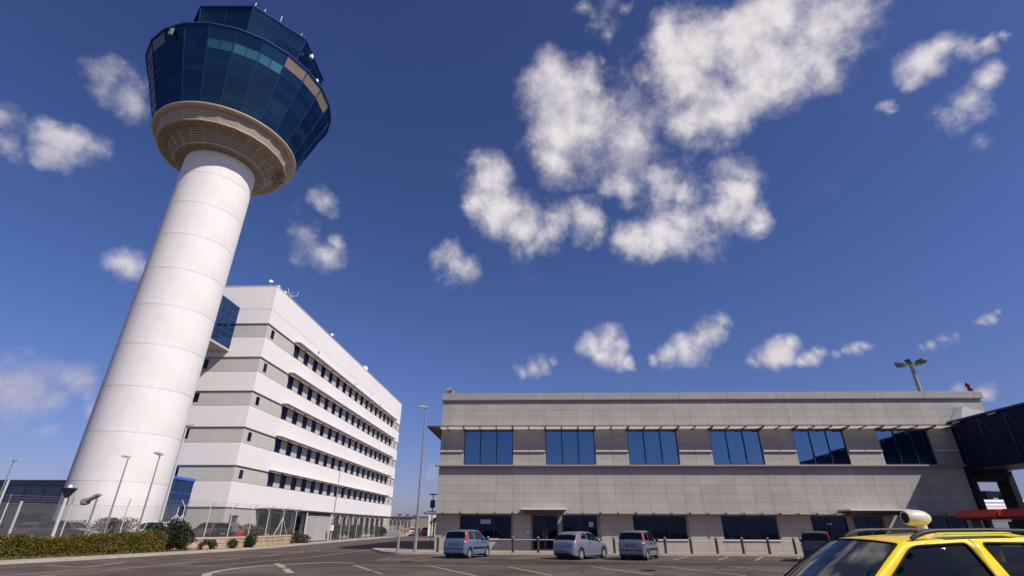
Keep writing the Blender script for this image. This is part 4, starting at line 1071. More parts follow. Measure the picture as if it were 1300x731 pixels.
def hedge(front, width, hfun, n_per_m, label, m, name='hedge', size=.075, seed=3):
    rnd = random.Random(seed); pts = []
    line = [Vector(p) for p in front]; L_ = sum((line[i+1]-line[i]).length for i in range(len(line)-1))
    root = thing(name, label, 'hedge', (line[0].x, line[0].y, 0))
    core = MB(); s0 = 0
    back = offset(front, width)
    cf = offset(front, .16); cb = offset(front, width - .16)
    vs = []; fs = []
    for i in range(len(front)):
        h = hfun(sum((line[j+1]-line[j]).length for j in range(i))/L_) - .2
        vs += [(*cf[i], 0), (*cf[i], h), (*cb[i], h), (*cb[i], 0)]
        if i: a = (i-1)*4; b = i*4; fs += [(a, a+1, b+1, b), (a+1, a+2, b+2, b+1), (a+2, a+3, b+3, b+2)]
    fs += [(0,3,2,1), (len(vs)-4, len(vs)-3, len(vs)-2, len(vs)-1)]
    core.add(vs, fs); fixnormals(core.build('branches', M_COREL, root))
    bumps = [(rnd.uniform(0, L_), rnd.uniform(-.12, .14), rnd.uniform(.3, 1.0)) for _ in range(int(L_*1.6))]
    for i in range(len(line)-1):
        a, b = line[i], line[i+1]; l = (b-a).length; t = (b-a)/l; nrm = Vector((-t.y, t.x))
        for _ in range(int(l*n_per_m)):
            s = rnd.uniform(0, l); S = (s0 + s)
            h = hfun(S/L_) + sum(am*math.exp(-((S-c)/w)**2) for c, am, w in bumps)
            r = rnd.random()
            if r < .62: d = abs(rnd.gauss(0, .10)) - .10*math.sin(S*3.1)*.5; z = h*rnd.random()**.8; d += .10*(z/h - .5)**2
            elif r < .92: d = rnd.uniform(0, width); z = h - abs(rnd.gauss(0, .09))
            else: d = width - abs(rnd.gauss(0, .1)); z = h*rnd.random()
            if rnd.random() < .05: z = h + rnd.uniform(0, .16)
            p = a + t*s + nrm*d; pts.append(Vector((p.x, p.y, max(.12, z))))
        s0 += l
    for e in (line[0], line[-1]):
        tt = (line[-1] - line[-2]).normalized(); nrm = Vector((-tt.y, tt.x))
        for _ in range(int(n_per_m*1.2)):
            h = hfun(0 if e == line[0] else 1); p = e + nrm*rnd.uniform(0, width) + tt*rnd.gauss(0, .12); pts.append(Vector((p.x, p.y, h*rnd.random())))
    leaf_quads(pts, size, rnd).build('foliage', m, root)
    return root
hedge([(-37.5, 22.0), (-31.5, 26.8), (-28.9, 29.6), (-27.4, 31.2), (-26.2, 33.2), (-25.3, 35.6), (-25.1, 37.4)], 1.5, lambda t: 1.08 + .06*math.sin(t*9), 2600, 'long clipped olive and russet hedge along the left kerb', M_HEDGE, size=.07)
def shrub(x, y, rx, ry, h, n, label, m, name='shrub', size=.07, seed=1, stems=5, dry=False):
    rnd = random.Random(seed); root = thing(name, label, 'shrub', (x, y, 0)); pts = []
    lobes = [(rnd.uniform(-.55, .55)*rx, rnd.uniform(-.55, .55)*ry, rnd.uniform(.4, .75)*h, rnd.uniform(.35, .55)) for _ in range(9)]
    for _ in range(n):
        lx, ly, lz, lr = lobes[rnd.randrange(9)]
        d = Vector((rnd.gauss(0, 1), rnd.gauss(0, 1), rnd.gauss(0, 1))).normalized()*rnd.uniform(.75, 1.05)
        p = Vector((x + lx + d.x*rx*lr*1.2, y + ly + d.y*ry*lr*1.2, lz + d.z*h*lr)); p.z = max(p.z, .1) if p.z < h*1.1 else h*rnd.uniform(.75, 1.05); pts.append(p)
    leaf_quads(pts, size, rnd).build('foliage', m, root)
    mb = MB()
    for i in range(stems):
        a = rnd.uniform(0, 6.28); lx, ly, lz, lr = lobes[i]; mb.tube([(x + .1*math.cos(a), y + .1*math.sin(a), 0), (x + lx*.5, y + ly*.5, lz*.5), (x + lx, y + ly, lz)], [.035, .025, .01], 5)
    mb.build('stem', M_TWIG, root)
    return root
shrub(-25.9, 38.9, 1.35, 1.5, 1.95, 9000, 'tall dark green bush closing the right end of the hedge', M_DARKLEAF, seed=2, size=.075)
SG = 'shrubs by the low stone wall'
shrub(-24.6, 41.6, .55, 1.1, .72, 1800, 'low dark shrub against the wall just right of the tall bush', M_DARKLEAF, seed=5)
shrub(-23.9, 43.6, .5, .6, .75, 900, 'small leafy shrub in the middle of the low wall', M_DARKLEAF, seed=6)
shrub(-23.4, 45.8, .55, .6, 1.05, 1300, 'bushy shrub spilling over the top of the low wall', M_DARKLEAF, seed=7)
shrub(-24.2, 57.8, 1.1, 1.7, 1.0, 2600, 'dark brownish shrub between the low wall and the gate', leaf_mat('brown_leaf', [(0.015, 0.012, 0.006), (0.035, 0.026, 0.012), (0.05, 0.035, 0.018)]), seed=8, size=.06)
shrub(-29.6, 58.5, 1.7, 1.7, 1.75, 6000, 'rounded dry olive bush in front of the office block door', M_DRYLEAF, seed=9)
shrub(-29.8, 66.5, 1.3, 2.2, 1.3, 2800, 'dry brown bush between the dark ground-floor openings', M_DRYLEAF, seed=10)
shrub(-28.9, 73.5, 1.2, 3.0, 1.1, 2600, 'low dry bush behind the grey gate', M_DRYLEAF, seed=12)
shrub(-35.9, 41.5, 1.3, 1.3, 1.9, 4200, 'dry brown bush at the left foot of the tower', M_DRYLEAF, seed=13)
shrub(-33.6, 43.5, 1.9, 1.3, 2.1, 6500, 'wide dry bush at the middle of the tower foot', M_DRYLEAF, seed=14)
shrub(-27.4, 74.2, 1.6, 2.6, 1.9, 4200, 'dark green bush right of the gate before the ground-floor columns', M_DARKLEAF, seed=15, size=.09)
shrub(-26.9, 84.5, 1.4, 4.0, 1.8, 4200, 'long dark green bush further along the office block', M_DARKLEAF, seed=16, size=.1)
shrub(-26.8, 96.0, 1.4, 4.5, 1.6, 3200, 'farthest dark green bush beside the office block', M_DARKLEAF, seed=17, size=.11)
# grass tufts along the wall and verge
rnd = random.Random(9); pts = []
for _ in range(5200):
    t = rnd.random(); y = 24 + t*44; 
    ks = [p for p in KERB]
    for i in range(len(ks)-1):
        if ks[i][1] <= y < ks[i+1][1]:
            u = (y - ks[i][1])/(ks[i+1][1]-ks[i][1]); x = ks[i][0] + (ks[i+1][0]-ks[i][0])*u; break
    pts.append(Vector((x - 1.65 - abs(rnd.gauss(0, .6)), y, .1 + rnd.random()*.12)))
tag(leaf_quads(pts, .06, rnd, -1).build('dry_grass', leaf_mat('dry_grass_leaf', [(0.14, 0.11, 0.04), (0.09, 0.09, 0.03), (0.20, 0.15, 0.06)])), 'dry grass tufts along the verge and low wall', 'grass', kind='stuff')

# ============================================================ LOW STONE WALL
M_WALLST = mat('wall_stone', (0.36, 0.27, 0.18), 0.9, var=0.25, vscale=2.5, bump=0.5, bscale=8, objvar=0.18)
lw = thing('low_wall', 'low rough sandstone wall with a pale coping beside the road', 'wall', (-24, 48, 0))
rnd = random.Random(21)
LW = [(-24.95, 40.3), (-24.0, 44.0), (-23.85, 48.5), (-24.35, 55.2)]
pts2 = resample(LW, .55)
for row in range(2):
    for i in range(len(pts2)-1):
        a, b = Vector(pts2[i]), Vector(pts2[i+1]); off = .27 if row else 0
        t = (b-a).normalized(); c = (a+b)/2 + t*off; h = .36
        mb = MB(); bm = bmesh.new(); bmesh.ops.create_cube(bm, size=1); bmesh.ops.bevel(bm, geom=list(bm.edges), offset=.09, segments=1, affect='EDGES')
        for v_ in bm.verts: v_.co += Vector((rnd.uniform(-.03, .03), rnd.uniform(-.03, .03), rnd.uniform(-.03, .03)))
        mb.frombm(bm); bm.free(); 
        inst('stone', mb.mesh('stone', M_WALLST), lw, (c.x, c.y, .1 + h*(row + .5)), (0, 0, math.atan2(t.y, t.x) + rnd.uniform(-.03, .03)), (.54, .34, h - .01))
mb = MB(); strip(mb, offset(LW, .2), offset(LW, -.2), .82, .93); fixnormals(mb.build('coping', mat('coping_sand', (0.46, 0.38, 0.29), .85, var=.12, vscale=1.5), lw))
mb = MB(); strip(mb, offset(LW, .1), offset(LW, -.1), 0, .82); fixnormals(mb.build('core', M_DIRT, lw))
def boulder(x, y, r, label, seed):
    rnd = random.Random(seed); bm = bmesh.new(); bmesh.ops.create_icosphere(bm, subdivisions=2, radius=1)
    for v_ in bm.verts: v_.co = Vector((v_.co.x*r*rnd.uniform(.85, 1.15), v_.co.y*r*rnd.uniform(.85, 1.15), v_.co.z*r*.8*rnd.uniform(.85, 1.1)))
    mb = MB(); mb.frombm(bm); bm.free(); o = inst('boulder', mb.mesh('boulder', M_WALLST), None, (x, y, r*.55 + .08)); tag(o, label, 'rock'); return o
boulder(-24.75, 39.9, .42, 'larger pale boulder at the left end of the low wall', 1)
boulder(-24.3, 40.9, .27, 'smaller pale boulder lying in front of the low wall end', 2)

# ============================================================ SECURITY FENCE
M_POST = mat('fence_post_white', (0.50, 0.485, 0.47), 0.5, var=0.08)
M_POSTD = mat('fence_post_grey', (0.22, 0.22, 0.22), 0.5)
M_MESH = mesh_fence_mat('chain_link')
def fence_run(pts, label, spacing, h=3.05, seed=0, fork=True, x_brace=()):
    root = thing('security_fence', label, 'fence', (pts[0][0], pts[0][1], 0))
    ps = resample(pts, spacing); ps.append(pts[-1])
    # shared post mesh
    mb = MB(); mb.tube([(0, 0, 0), (0, 0, h)], .04, 8)
    mb.tube([(0, 0, h - .02), (.38, 0, h + .48)], .026, 6)
    if fork: mb.tube([(0, 0, h - .02), (-.38, 0, h + .48)], .026, 6)
    me = mb.mesh('post', M_POST)
    for i, (x, y) in enumerate(ps):
        a, b = Vector(ps[max(i-1, 0)]), Vector(ps[min(i+1, len(ps)-1)]); t = (b-a).normalized()
        inst('post', me, root, (x, y, 0), (0, 0, math.atan2(t.y, t.x) + math.pi/2))
        if i in x_brace:
            q = MB(); q.tube([(x, y, h*.82), (x + t.x*1.9, y + t.y*1.9, .1)], .04, 6); q.tube([(x, y, h*.82), (x - t.x*1.9, y - t.y*1.9, .1)], .04, 6); q.build('brace', M_POST, root)
    for i in range(len(ps)-1):
        (x0, y0), (x1, y1) = ps[i], ps[i+1]; L_ = math.hypot(x1-x0, y1-y0)
        me2 = bpy.data.meshes.new('mesh_panel'); me2.from_pydata([(x0, y0, .1), (x1, y1, .1), (x1, y1, h), (x0, y0, h)], [], [(0, 1, 2, 3)])
        uvl = me2.uv_layers.new(name='UVMap')
        for li, uv in enumerate([(0, 0), (L_, 0), (L_, h), (0, h)]): uvl.data[li].uv = uv
        me2.materials.append(M_MESH); o = bpy.data.objects.new('mesh_panel', me2); COL.objects.link(o); o.parent = root; o.matrix_parent_inverse = winv(root)
    w = MB()
    for i in range(len(ps)-1):
        a, b = Vector(ps[i]), Vector(ps[i+1]); t = (b-a).normalized(); n = Vector((-t.y, t.x))
        for z in (.15, h*.5, h): w.bar((*a, z), (*b, z), .012)
        for f_ in (.33, .66, 1.0):
            for s in ((1, -1) if fork else (-1,)):
                p_, q_ = a + n*s*.38*f_, b + n*s*.38*f_; w.bar((*p_, h + .48*f_), (*q_, h + .48*f_), .01)
    w.build('barbed_wire', M_POSTD, root, kind='stuff')
    return root
fence_run([(-27.3, 41.9), (-26.3, 50), (-25.7, 59.0)], 'chain-link fence on white forked posts behind the low stone wall', 2.9, x_brace=(0, 5))
fence_run([(-27.6, 41.6), (-31.5, 37.8), (-38.5, 31.0), (-46, 24)], 'chain-link fence on white posts rising behind the long hedge', 3.3, x_brace=(0,), fork=False)
fence_run([(-24.9, 68.2), (-25.4, 84), (-26.4, 104), (-27.0, 124)], 'far run of chain-link fence beyond the gate', 3.6, h=2.6)
t = thing('meter_box', 'small dark box on a short stand behind the fence near the office block door', 'utility box', (-28.2, 51.6, 0))
q = MB(); q.tube([(-28.2, 51.6, 0), (-28.2, 51.6, 1.2)], .05, 6); q.build('stand', M_POSTD, t)
q = MB(); q.bbox(-28.45, 51.4, 1.15, -27.95, 51.8, 2.0, .05); q.build('box', M_POSTD, t)
# gate
M_GATE = mat('gate_grey', (0.36, 0.35, 0.35), 0.6, var=0.06, streak=.1)
gt = thing('gate', 'grey sheet-metal sliding gate in a pale frame by the roadside', 'gate', (-25.3, 64.5, 0))
ga, gb = Vector((-25.5, 61.7)), Vector((-25.0, 67.3)); tg = (gb-ga).normalized(); ng = Vector((-tg.y, tg.x))
n = 14
for i in range(n):
    c_ = ga.lerp(gb, (i+.5)/n); q = MB(); q.obox((c_.x, c_.y, 1.5), (tg.x*.19, tg.y*.19, 0), (ng.x*.012, ng.y*.012, 0), (0, 0, 1.22)); q.build('panel', M_GATE, gt)
q = MB()
for z in (.26, 2.74): q.bar((*ga, z), (*gb, z), .09)
for f_ in (0, .5, 1): p_ = ga.lerp(gb, f_); q.bar((*p_, .1), (*p_, 2.78), .09)
q.build('frame', M_POST, gt)
for p_ in (ga - tg*.25, gb + tg*.3):
    q = MB(); q.tube([(*p_, 0), (*p_, 3.1)], .08, 8); q.build('gate_post', M_POST, gt)
t = thing('gate_control', 'small white control box on a post at the right of the gate', 'control box', (-24.3, 66.5, 0))
q = MB(); q.tube([(-24.3, 66.5, 0), (-24.3, 66.5, 1.3)], .05, 8); q.build('post', M_POST, t)
q = MB(); q.bbox(-24.5, 66.35, 1.2, -24.1, 66.65, 1.85, .03); q.build('box', M_AER, t)

# ============================================================ STREET LAMPS, MASTS, SIGNS
M_POLE = mat('pole_galvanised', (0.24, 0.24, 0.25), 0.5, metal=.2, var=.08)
M_POLEL = mat('pole_pale', (0.46, 0.46, 0.46), 0.5)
def lamp(x, y, h, hx, hy, label, r=.07, m=None, headl=.8, base=.0, headw=.16, group=None):
    m = m or M_POLE; t = thing('street_lamp', label, 'street lamp', (x, y, 0), group=group)
    q = MB(); q.tube([(x, y, 0), (x, y, h*.5), (x, y, h)], [r*1.25, r, r*.7], 10); q.build('pole', m, t)
    if base: q = MB(); q.tube([(x, y, .12), (x, y, base)], r*1.7, 10); q.tube([(x, y, .1), (x, y, .16)], r*3, 10); q.build('base_sleeve', m, t)
    q = MB(); d = Vector((hx, hy)).normalized(); headl *= .8; headw *= .85; q.obox((x + d.x*headl*.35, y + d.y*headl*.35, h + .03), (d.x*headl/2, d.y*headl/2, .02), (-d.y*headw, d.x*headw, 0), (0, 0, .06)); q.build('lamp_head', mat('lamp_head_pale', (.5, .48, .48), .5), t)
    return t
lamp(-8.28, 39.7, 10.35, -1, -.1, 'tall slim street lamp on the island left of the stone building', .075, base=1.9, headl=.75)
lamp(-26.3, 72.0, 9.0, .2, .1, 'slender street lamp in front of the office block, behind the gate', .06)
lamp(-27.6, 39.9, 9.0, 1, .15, 'tall street lamp rising before the right edge of the tower', .09, m=M_POLEL, headl=.7)
lamp(-28.2, 35.6, 6.05, -1, .1, 'dark street lamp with a short head pointing left before the tower', .055, headl=.65)
lamp(-26.7, 36.6, 6.35, .1, -1, 'street lamp seen end-on before the middle of the tower', .055, headl=.8, headw=.22)
# leaning stadium-type lamp and two spot heads by the fence
t = thing('floodlight_post', 'thick white post with a dark cone floodlight behind the hedge', 'floodlight', (-30.4, 34.2, 0))
q = MB(); q.tube([(-30.4, 34.2, 0), (-30.4, 34.2, 3.95)], .10, 10); q.build('pole', M_POST, t)
q = MB(); q.lathe([(.06, 0), (.10, 0), (.55, .75), (.5, .8), (0, .55)], (0, 0), 16); o = inst('lamp_head', q.mesh('lamp_head', mat('cone_dark', (.03, .03, .035), .5), True, 40), t, (-30.4, 34.2, 3.3), scale=(.8, .8, .8))
q = MB(); q.lathe([(0, 0), (.16, .02), (.12, .22), (0, .3)], (0, 0), 12); inst('lamp_cap', q.mesh('lamp_cap', M_AER, True), t, (-30.4, 34.2, 3.85))
t = thing('floodlight_post', 'tilted grey floodlight on a thin post before the left side of the tower', 'floodlight', (-29.3, 35.4, 0))
q = MB(); q.tube([(-29.3, 35.4, 0), (-29.3, 35.4, 3.45)], .06, 8); q.build('pole', M_POLE, t)
q = MB(); q.obox((-29.6, 35.3, 3.35), (.42, .05, .26), (0, .2, 0), (-.035, 0, .06)); q.obox((-29.95, 35.3, 3.15), (.17, 0, .06), (0, .22, 0), (-.03, 0, .16)); q.build('lamp_head', mat('lamp_grey', (.25, .25, .24), .5), t)
t = thing('camera_post', 'short dark camera post beside the tilted floodlight', 'camera post', (-30.9, 34.8, 0))
q = MB(); q.tube([(-30.9, 34.8, 0), (-30.9, 34.8, 3.3)], .05, 8); q.build('pole', M_POLE, t)
q = MB(); q.box(-31.0, 34.65, 2.9, -30.85, 34.95, 3.4); q.build('camera', M_POLE, t)
for (x, y, h, lab) in [(-41.0, 40.3, 4.9, 'pale pole at the far left edge behind the hedge'), (-37.4, 38.4, 3.3, 'short pale pole left of the white floodlight post')]:
    t = MB(); t.tube([(x, y, 0), (x, y, h)], .08, 8); tag(t.build('pole', M_POST), lab, 'pole')
lamp(-52.0, 50.8, 7.6, 1, 0, 'thin far street lamp at the left edge of the view', .06)
# tall floodlight mast beyond the stone building
t = thing('floodlight_mast', 'tall mast with a flat ring of floodlights behind the stone building roof', 'floodlight mast', (52.1, 67.2, 0))
q = MB(); q.tube([(52.1, 67.2, 0), (52.1, 67.2, 12), (52.1, 67.2, 22.0)], [.45, .34, .22], 12); q.build('pole', mat('mast_steel', (.3, .3, .3), .5, metal=.3), t)
q = MB(); q.lathe([(.8, -.06), (.95, -.06), (.95, .06), (.8, .06)], (52.1, 67.2), 20, 0, True)
q.v = [(a, b, c + 21.8) for a, b, c in q.v]
for a in range(0, 360, 60): q.bar((52.1, 67.2, 21.8), (52.1 + .9*math.cos(R(a)), 67.2 + .9*math.sin(R(a)), 21.8), .08)
q.build('head_frame', mat('mast_steel', (.3, .3, .3), .5), t)
me = MB().obox((0, 0, 0), (.62, 0, .22), (0, .45, 0), (-.06, 0, .16)).mesh('floodlight', mat('flood_dark', (.07, .065, .05), .5))
for i, a in enumerate((0, 45, 110, 165, 225, 290, 330)): inst('floodlight', me, t, (52.1 + 1.3*math.cos(R(a)), 67.2 + 1.3*math.sin(R(a)), 22.0), (0, .2, R(a)), (.7, .7, .8))
# sign box on the island post
t = thing('sign_post', 'grey box sign on a post at the tip of the pavement island', 'sign', (-9.45, 39.4, 0))
q = MB(); q.tube([(-9.45, 39.4, .12), (-9.45, 39.4, 1.15)], .10, 10); q.build('post', M_POLE, t)
q = MB(); q.bbox(-10.25, 39.3, 1.08, -9.35, 39.5, 1.45, .02); q.build('sign_box', mat('sign_grey', (.30, .31, .34), .5), t)
# bollards with a rail
M_BOL = mat('bollard_brown', (0.045, 0.036, 0.03), 0.55, var=.1)
mb = MB(); mb.lathe([(.11, .12), (.11, .17), (.088, .19), (.088, .98), (0, .98)], (0, 0), 14); bme = mb.mesh('post', M_BOL, True, 40)
mb = MB(); mb.lathe([(.08, .98), (.085, 1.0), (.085, 1.09), (.05, 1.14), (0, 1.15)], (0, 0), 14); cme = mb.mesh('cap', mat('bollard_cap', (.14, .13, .12), .4), True, 40)
proto = thing('bollard', 'brown bollard', 'bollard', (0, 0, 0), group='bollards along the pavement edge')
for nm, me in (('post', bme), ('cap', cme)):
    o = bpy.data.objects.new(nm, me); COL.objects.link(o); o.parent = proto
spots = [-6.51 + 1.755*i for i in range(20)]
def blabel(i, x):
    if i == 0: return 'bollard with a pale cap nearest the left corner of the stone building'
    names = {1: 'first bollard hidden behind the leftmost small hatchback', 2: 'second bollard behind the front of the leftmost small hatchback', 3: 'lone bollard between the leftmost hatchback and the glass door',
             4: 'bollard directly in front of the first glass door', 5: 'bollard behind the rear of the three-door hatchback', 6: 'bollard behind the bonnet of the three-door hatchback', 7: 'bollard between the three-door hatchback and the third car',
             8: 'bollard behind the third car from the left'}
    if i in names: return names[i]
    o_ = ['first', 'second', 'third', 'fourth', 'fifth', 'sixth', 'seventh', 'eighth', 'ninth', 'tenth', 'eleventh', 'twelfth']
    return o_[i - 9] + ' bollard to the right of the third parked car'
for i, x in enumerate(spots):
    if i == 0: proto.location = (x, 38.85, 0); proto['label'] = blabel(0, x)
    else: copy_thing(proto, (x, 38.85, 0), 0, blabel(i, x), 'bollards along the pavement edge')
q = MB(); x = spots[0] - 1.9
for i in range(-1, len(spots) - 1):
    xa = spots[i] if i >= 0 else spots[0] - 1.7; xb = spots[i+1]; q.tube([(xa + .07, 38.85, .93), (xb - .07, 38.85, .93)], .028, 6)
tag(q.build('guard_rail', mat('rail_pale', (.45, .43, .41), .45)), 'thin pale rail joining the bollards along the pavement', 'rail')

# ============================================================ FAR THINGS
# low grey-blue building on the far left
M_FARGL = mat('far_cladding_blue', (0.19, 0.20, 0.215), 0.5, var=.06)
M_FARB = mat('far_wall_beige', (0.30, 0.275, 0.24), .8, var=.08)
fb = thing('low_building', 'low grey building with a blue-grey upper storey at far left', 'building', (-90, 85, 0))
q = MB(); q.box(-150, 82.2, 0, -66, 100, 4.55); q.build('wall', M_FARB, fb)
q = MB(); q.box(-150, 82.0, 4.85, -66, 100, 7.4); q.build('upper_wall', M_FARGL, fb)
q = MB(); q.box(-150.1, 81.4, 4.56, -65.8, 100, 4.84); q.build('ledge', mat('far_ledge', (.12, .12, .13), .6), fb)
q = MB(); q.box(-150.1, 81.8, 7.41, -65.8, 100.2, 8.2); q.build('parapet', mat('far_parapet', (.13, .135, .145), .6), fb)
me = MB().box(-.04, -.06, 4.86, .04, 0, 7.4).mesh('panel_joint', mat('far_joint', (.07, .08, .1), .6))
for i in range(28): inst('panel_joint', me, fb, (-149 + 3*i, 81.99, 0))
for x in (-79.5, -88, -97): 
    q = MB(); q.box(x, 82.1, .0, x + 3.6, 82.3, 3.1); q.build('door', mat('far_door', (.04, .045, .06), .5), fb)
    q = MB(); q.box(x - .2, 81.2, 3.15, x + 3.8, 82.2, 3.4); q.build('door_canopy', mat('far_ledge', (.12, .12, .13), .6), fb)
me = MB().box(-.9, -.05, 1.3, .9, .05, 2.6).mesh('window', MATS['far_door'])
for x in (-71.5, -75, -83.5, -92): inst('window', me, fb, (x, 82.17, 0))
# perimeter wall, barriers and masts in the gap
pw = thing('perimeter_wall', 'long pale perimeter wall closing the gap between the two buildings', 'wall', (-30, 140, 0))
M_PW = mat('perimeter_wall', (0.33, 0.27, 0.21), .85, var=.15, vscale=.5, streak=.2, objvar=.08)
me = MB().bbox(0, 0, 0, 3.96, .2, 3.9, .03).mesh('panel', M_PW)
for i in range(20): inst('panel', me, pw, (-66 + 4*i, 141 , 0))
q = MB(); q.box(-66, 140.9, 3.9, 14, 141.3, 4.1); q.build('coping', mat('far_ledge', (.12, .12, .13), .6), pw)
bg_ = thing('shed', 'flat-roofed pale shed beyond the road gap', 'shed', (-22, 120, 0))
q = MB(); q.box(-35.5, 131, 0, -30.3, 138, 3.4); q.build('wall', M_PW, bg_)
q = MB(); q.box(-35.9, 130.2, 3.4, -28.6, 138.3, 3.75); q.build('roof', mat('far_door', (.04, .045, .06), .5), bg_)
for i, x in enumerate((-34.0, -31.2, -29.4)): q = MB(); q.box(x - .08, 130.4, 0, x + .08, 130.6, 3.4); q.build('column', M_PW, bg_)
M_BAR = mat('barrier_red', (0.42, 0.10, 0.05), .5); M_BARW = mat('barrier_white', (.6, .55, .5), .5)
names = ['nearest the lamp post', 'second from the lamp post', 'third from the lamp post', 'fourth from the lamp post', 'fifth from the lamp post', 'sixth from the lamp post']
for i in range(6):
    x = -28.5 + 1.9*i; y = 118 + (i % 2)*1.0
    t = thing('road_barrier', 'red and white plastic road barrier, ' + ['farthest left before the perimeter wall', 'second from left before the perimeter wall', 'third from left before the perimeter wall', 'third from right before the perimeter wall', 'second from right before the perimeter wall', 'farthest right before the perimeter wall'][i], 'barrier', (x, y, 0), group='road barriers')
    q = MB(); q.prism([(x - .8, y - .25), (x + .8, y - .25), (x + .8, y + .25), (x - .8, y + .25)], 0, .5); q.build('base', M_BARW, t)
    q = MB(); q.prism([(x - .75, y - .1), (x + .75, y - .1), (x + .75, y + .1), (x - .75, y + .1)], .5, 1.15); q.build('body', M_BAR, t)
for i, (x, y, h, lab) in enumerate([(-46.0, 190, 5.6, 'leftmost of three far floodlight masts in the gap between the buildings'), (-43.2, 190, 5.5, 'middle one of three far floodlight masts in the gap'), (-40.4, 190, 5.2, 'rightmost of three far floodlight masts in the gap')]):
    t = thing('floodlight_mast', lab, 'floodlight mast', (x, y, 0), group='far floodlight masts')
    q = MB(); q.tube([(x, y, 0), (x, y, h)], .14, 8); q.build('pole', M_POLE, t)
    q = MB(); q.box(x - .7, y - .4, h - .3, x + .7, y + .4, h + .1); q.build('lamp_head', MATS['flood_dark'], t)
t = thing('palm_tree', 'small ragged palm beside the left corner of the stone building', 'palm tree', (-17.0, 96, 0))
q = MB(); q.tube([(-17, 96, 0), (-16.95, 96, 2.6)], [.18, .13], 8); q.build('trunk', M_TWIG, t)
q = MB(); rnd = random.Random(3)
for i in range(34):
    a = rnd.uniform(0, 6.28); e = rnd.uniform(-.2, 1.1); L_ = rnd.uniform(1.0, 1.6); c = Vector((-16.95, 96, 2.6)); prev = c
    for s in range(3):
        nx = prev + Vector((math.cos(a)*math.cos(e), math.sin(a)*math.cos(e), math.sin(e)))*L_/3; w = Vector((-math.sin(a), math.cos(a), 0))*(.14 - .03*s)
        q.add([prev - w, prev + w, nx + w*.7, nx - w*.7], [(0,1,2,3)]); prev = nx; e -= .55
q.build('crown', M_DARKLEAF, t)
wb = thing('guard_cabin', 'small white cabin with a dark aerial box beyond the island', 'cabin', (-19, 108, 0))
q = MB(); q.bbox(-20.3, 108, 0, -15.0, 112, 4.3, .05); q.build('wall', M_AER, wb)
q = MB(); q.bbox(-20.5, 107.7, 4.3, -14.8, 112.2, 4.6, .03); q.build('roof', mat('far_ledge', (.12, .12, .13), .6), wb)
q = MB(); q.box(-18.6, 107.95, 2.2, -17.4, 108.02, 3.4); q.build('window', mat('far_door', (.04, .045, .06), .5), wb)
t = thing('signal_post', 'dark box on a pole just left of the stone building corner', 'signal', (-10.8, 60, 0))
q = MB(); q.tube([(-10.9, 60, 0), (-10.9, 60, 5.0)], .06, 8); q.build('pole', M_POLE, t)
q = MB(); q.box(-11.15, 59.8, 3.6, -10.65, 60.2, 4.4); q.box(-11.3, 59.7, 4.95, -10.5, 60.3, 5.05); q.build('box', mat('flood_dark', (.07, .065, .05), .5), t)
# airliner and second bridge seen through the portal
ap = thing('airliner', 'parked white airliner with a red and blue stripe seen under the boarding bridge', 'aircraft', (140, 152, 0))
q = MB(); q.tube([(114, 152, 5.2), (117, 152, 5.8), (122, 152, 6.2), (160, 152, 6.2), (176, 152, 7.4)], [.5, 1.9, 2.75, 2.75, .7], 28); q.build('fuselage', M_AER, ap, smooth=True)
for (z_, nm_, c_) in ((7.15, 'stripe_red', (.5, .02, .03)), (7.75, 'stripe_blue', (.02, .06, .3))):
    q = MB(); n_ = 5
    for i in range(n_):
        za = z_ + .5*i/n_; zb = z_ + .5*(i+1)/n_; ya = 152 - math.sqrt(2.78**2 - (za-6.2)**2); yb = 152 - math.sqrt(2.78**2 - (zb-6.2)**2)
        q.add([(120, ya, za), (162, ya, za), (162, yb, zb), (120, yb, zb)], [(0, 1, 2, 3)])
    q.build('stripe', mat(nm_, c_, .4), ap)
q = MB(); q.add([(166, 151.9, 8.2), (175, 151.9, 8), (180, 151.9, 16), (175, 151.9, 16), (166, 152.1, 8.2), (175, 152.1, 8), (180, 152.1, 16), (175, 152.1, 16)], [(0,1,2,3),(7,6,5,4),(0,4,5,1),(1,5,6,2),(2,6,7,3),(3,7,4,0)]); q.build('tail_fin', MATS['stripe_blue'], ap)
q = MB(); q.add([(134, 150, 5.0), (146, 150, 5.0), (152, 132, 6), (148, 132, 6), (134, 150, 4.5), (146, 150, 4.5), (152, 132, 5.8), (148, 132, 5.8)], [(0,1,2,3),(7,6,5,4),(0,4,5,1),(1,5,6,2),(2,6,7,3),(3,7,4,0)]); q.build('wing', M_AER, ap)
me = MB().lathe([(.3, -.2), (.7, -.2), (.7, .2), (.3, .2)], (0, 0), 14, 0, True).mesh('wheel', MATS['flood_dark'])
for x in (119, 148): inst('wheel', me, ap, (x, 152, .7), (R(90), 0, 0)); q = MB(); q.tube([(x, 152, .7), (x, 152, 4.2)], .2, 8); q.build('landing_strut', M_POLE, ap)
t = thing('boarding_bridge', 'distant dark boarding bridge cab seen under the near one', 'boarding bridge', (142, 168, 0))
q = MB(); q.bbox(139.5, 168, 10.4, 146, 171, 12.1, .1); q.build('tunnel', M_JLEG, t)
q = MB(); q.bbox(144, 168.5, 0, 145.4, 170.5, 10.4, .1); q.build('leg', M_JLEG, t)
q = MB(); q.bbox(138.4, 167.6, 9.8, 140.4, 171.4, 12.2, .2); q.build('cab', M_JLEG, t)

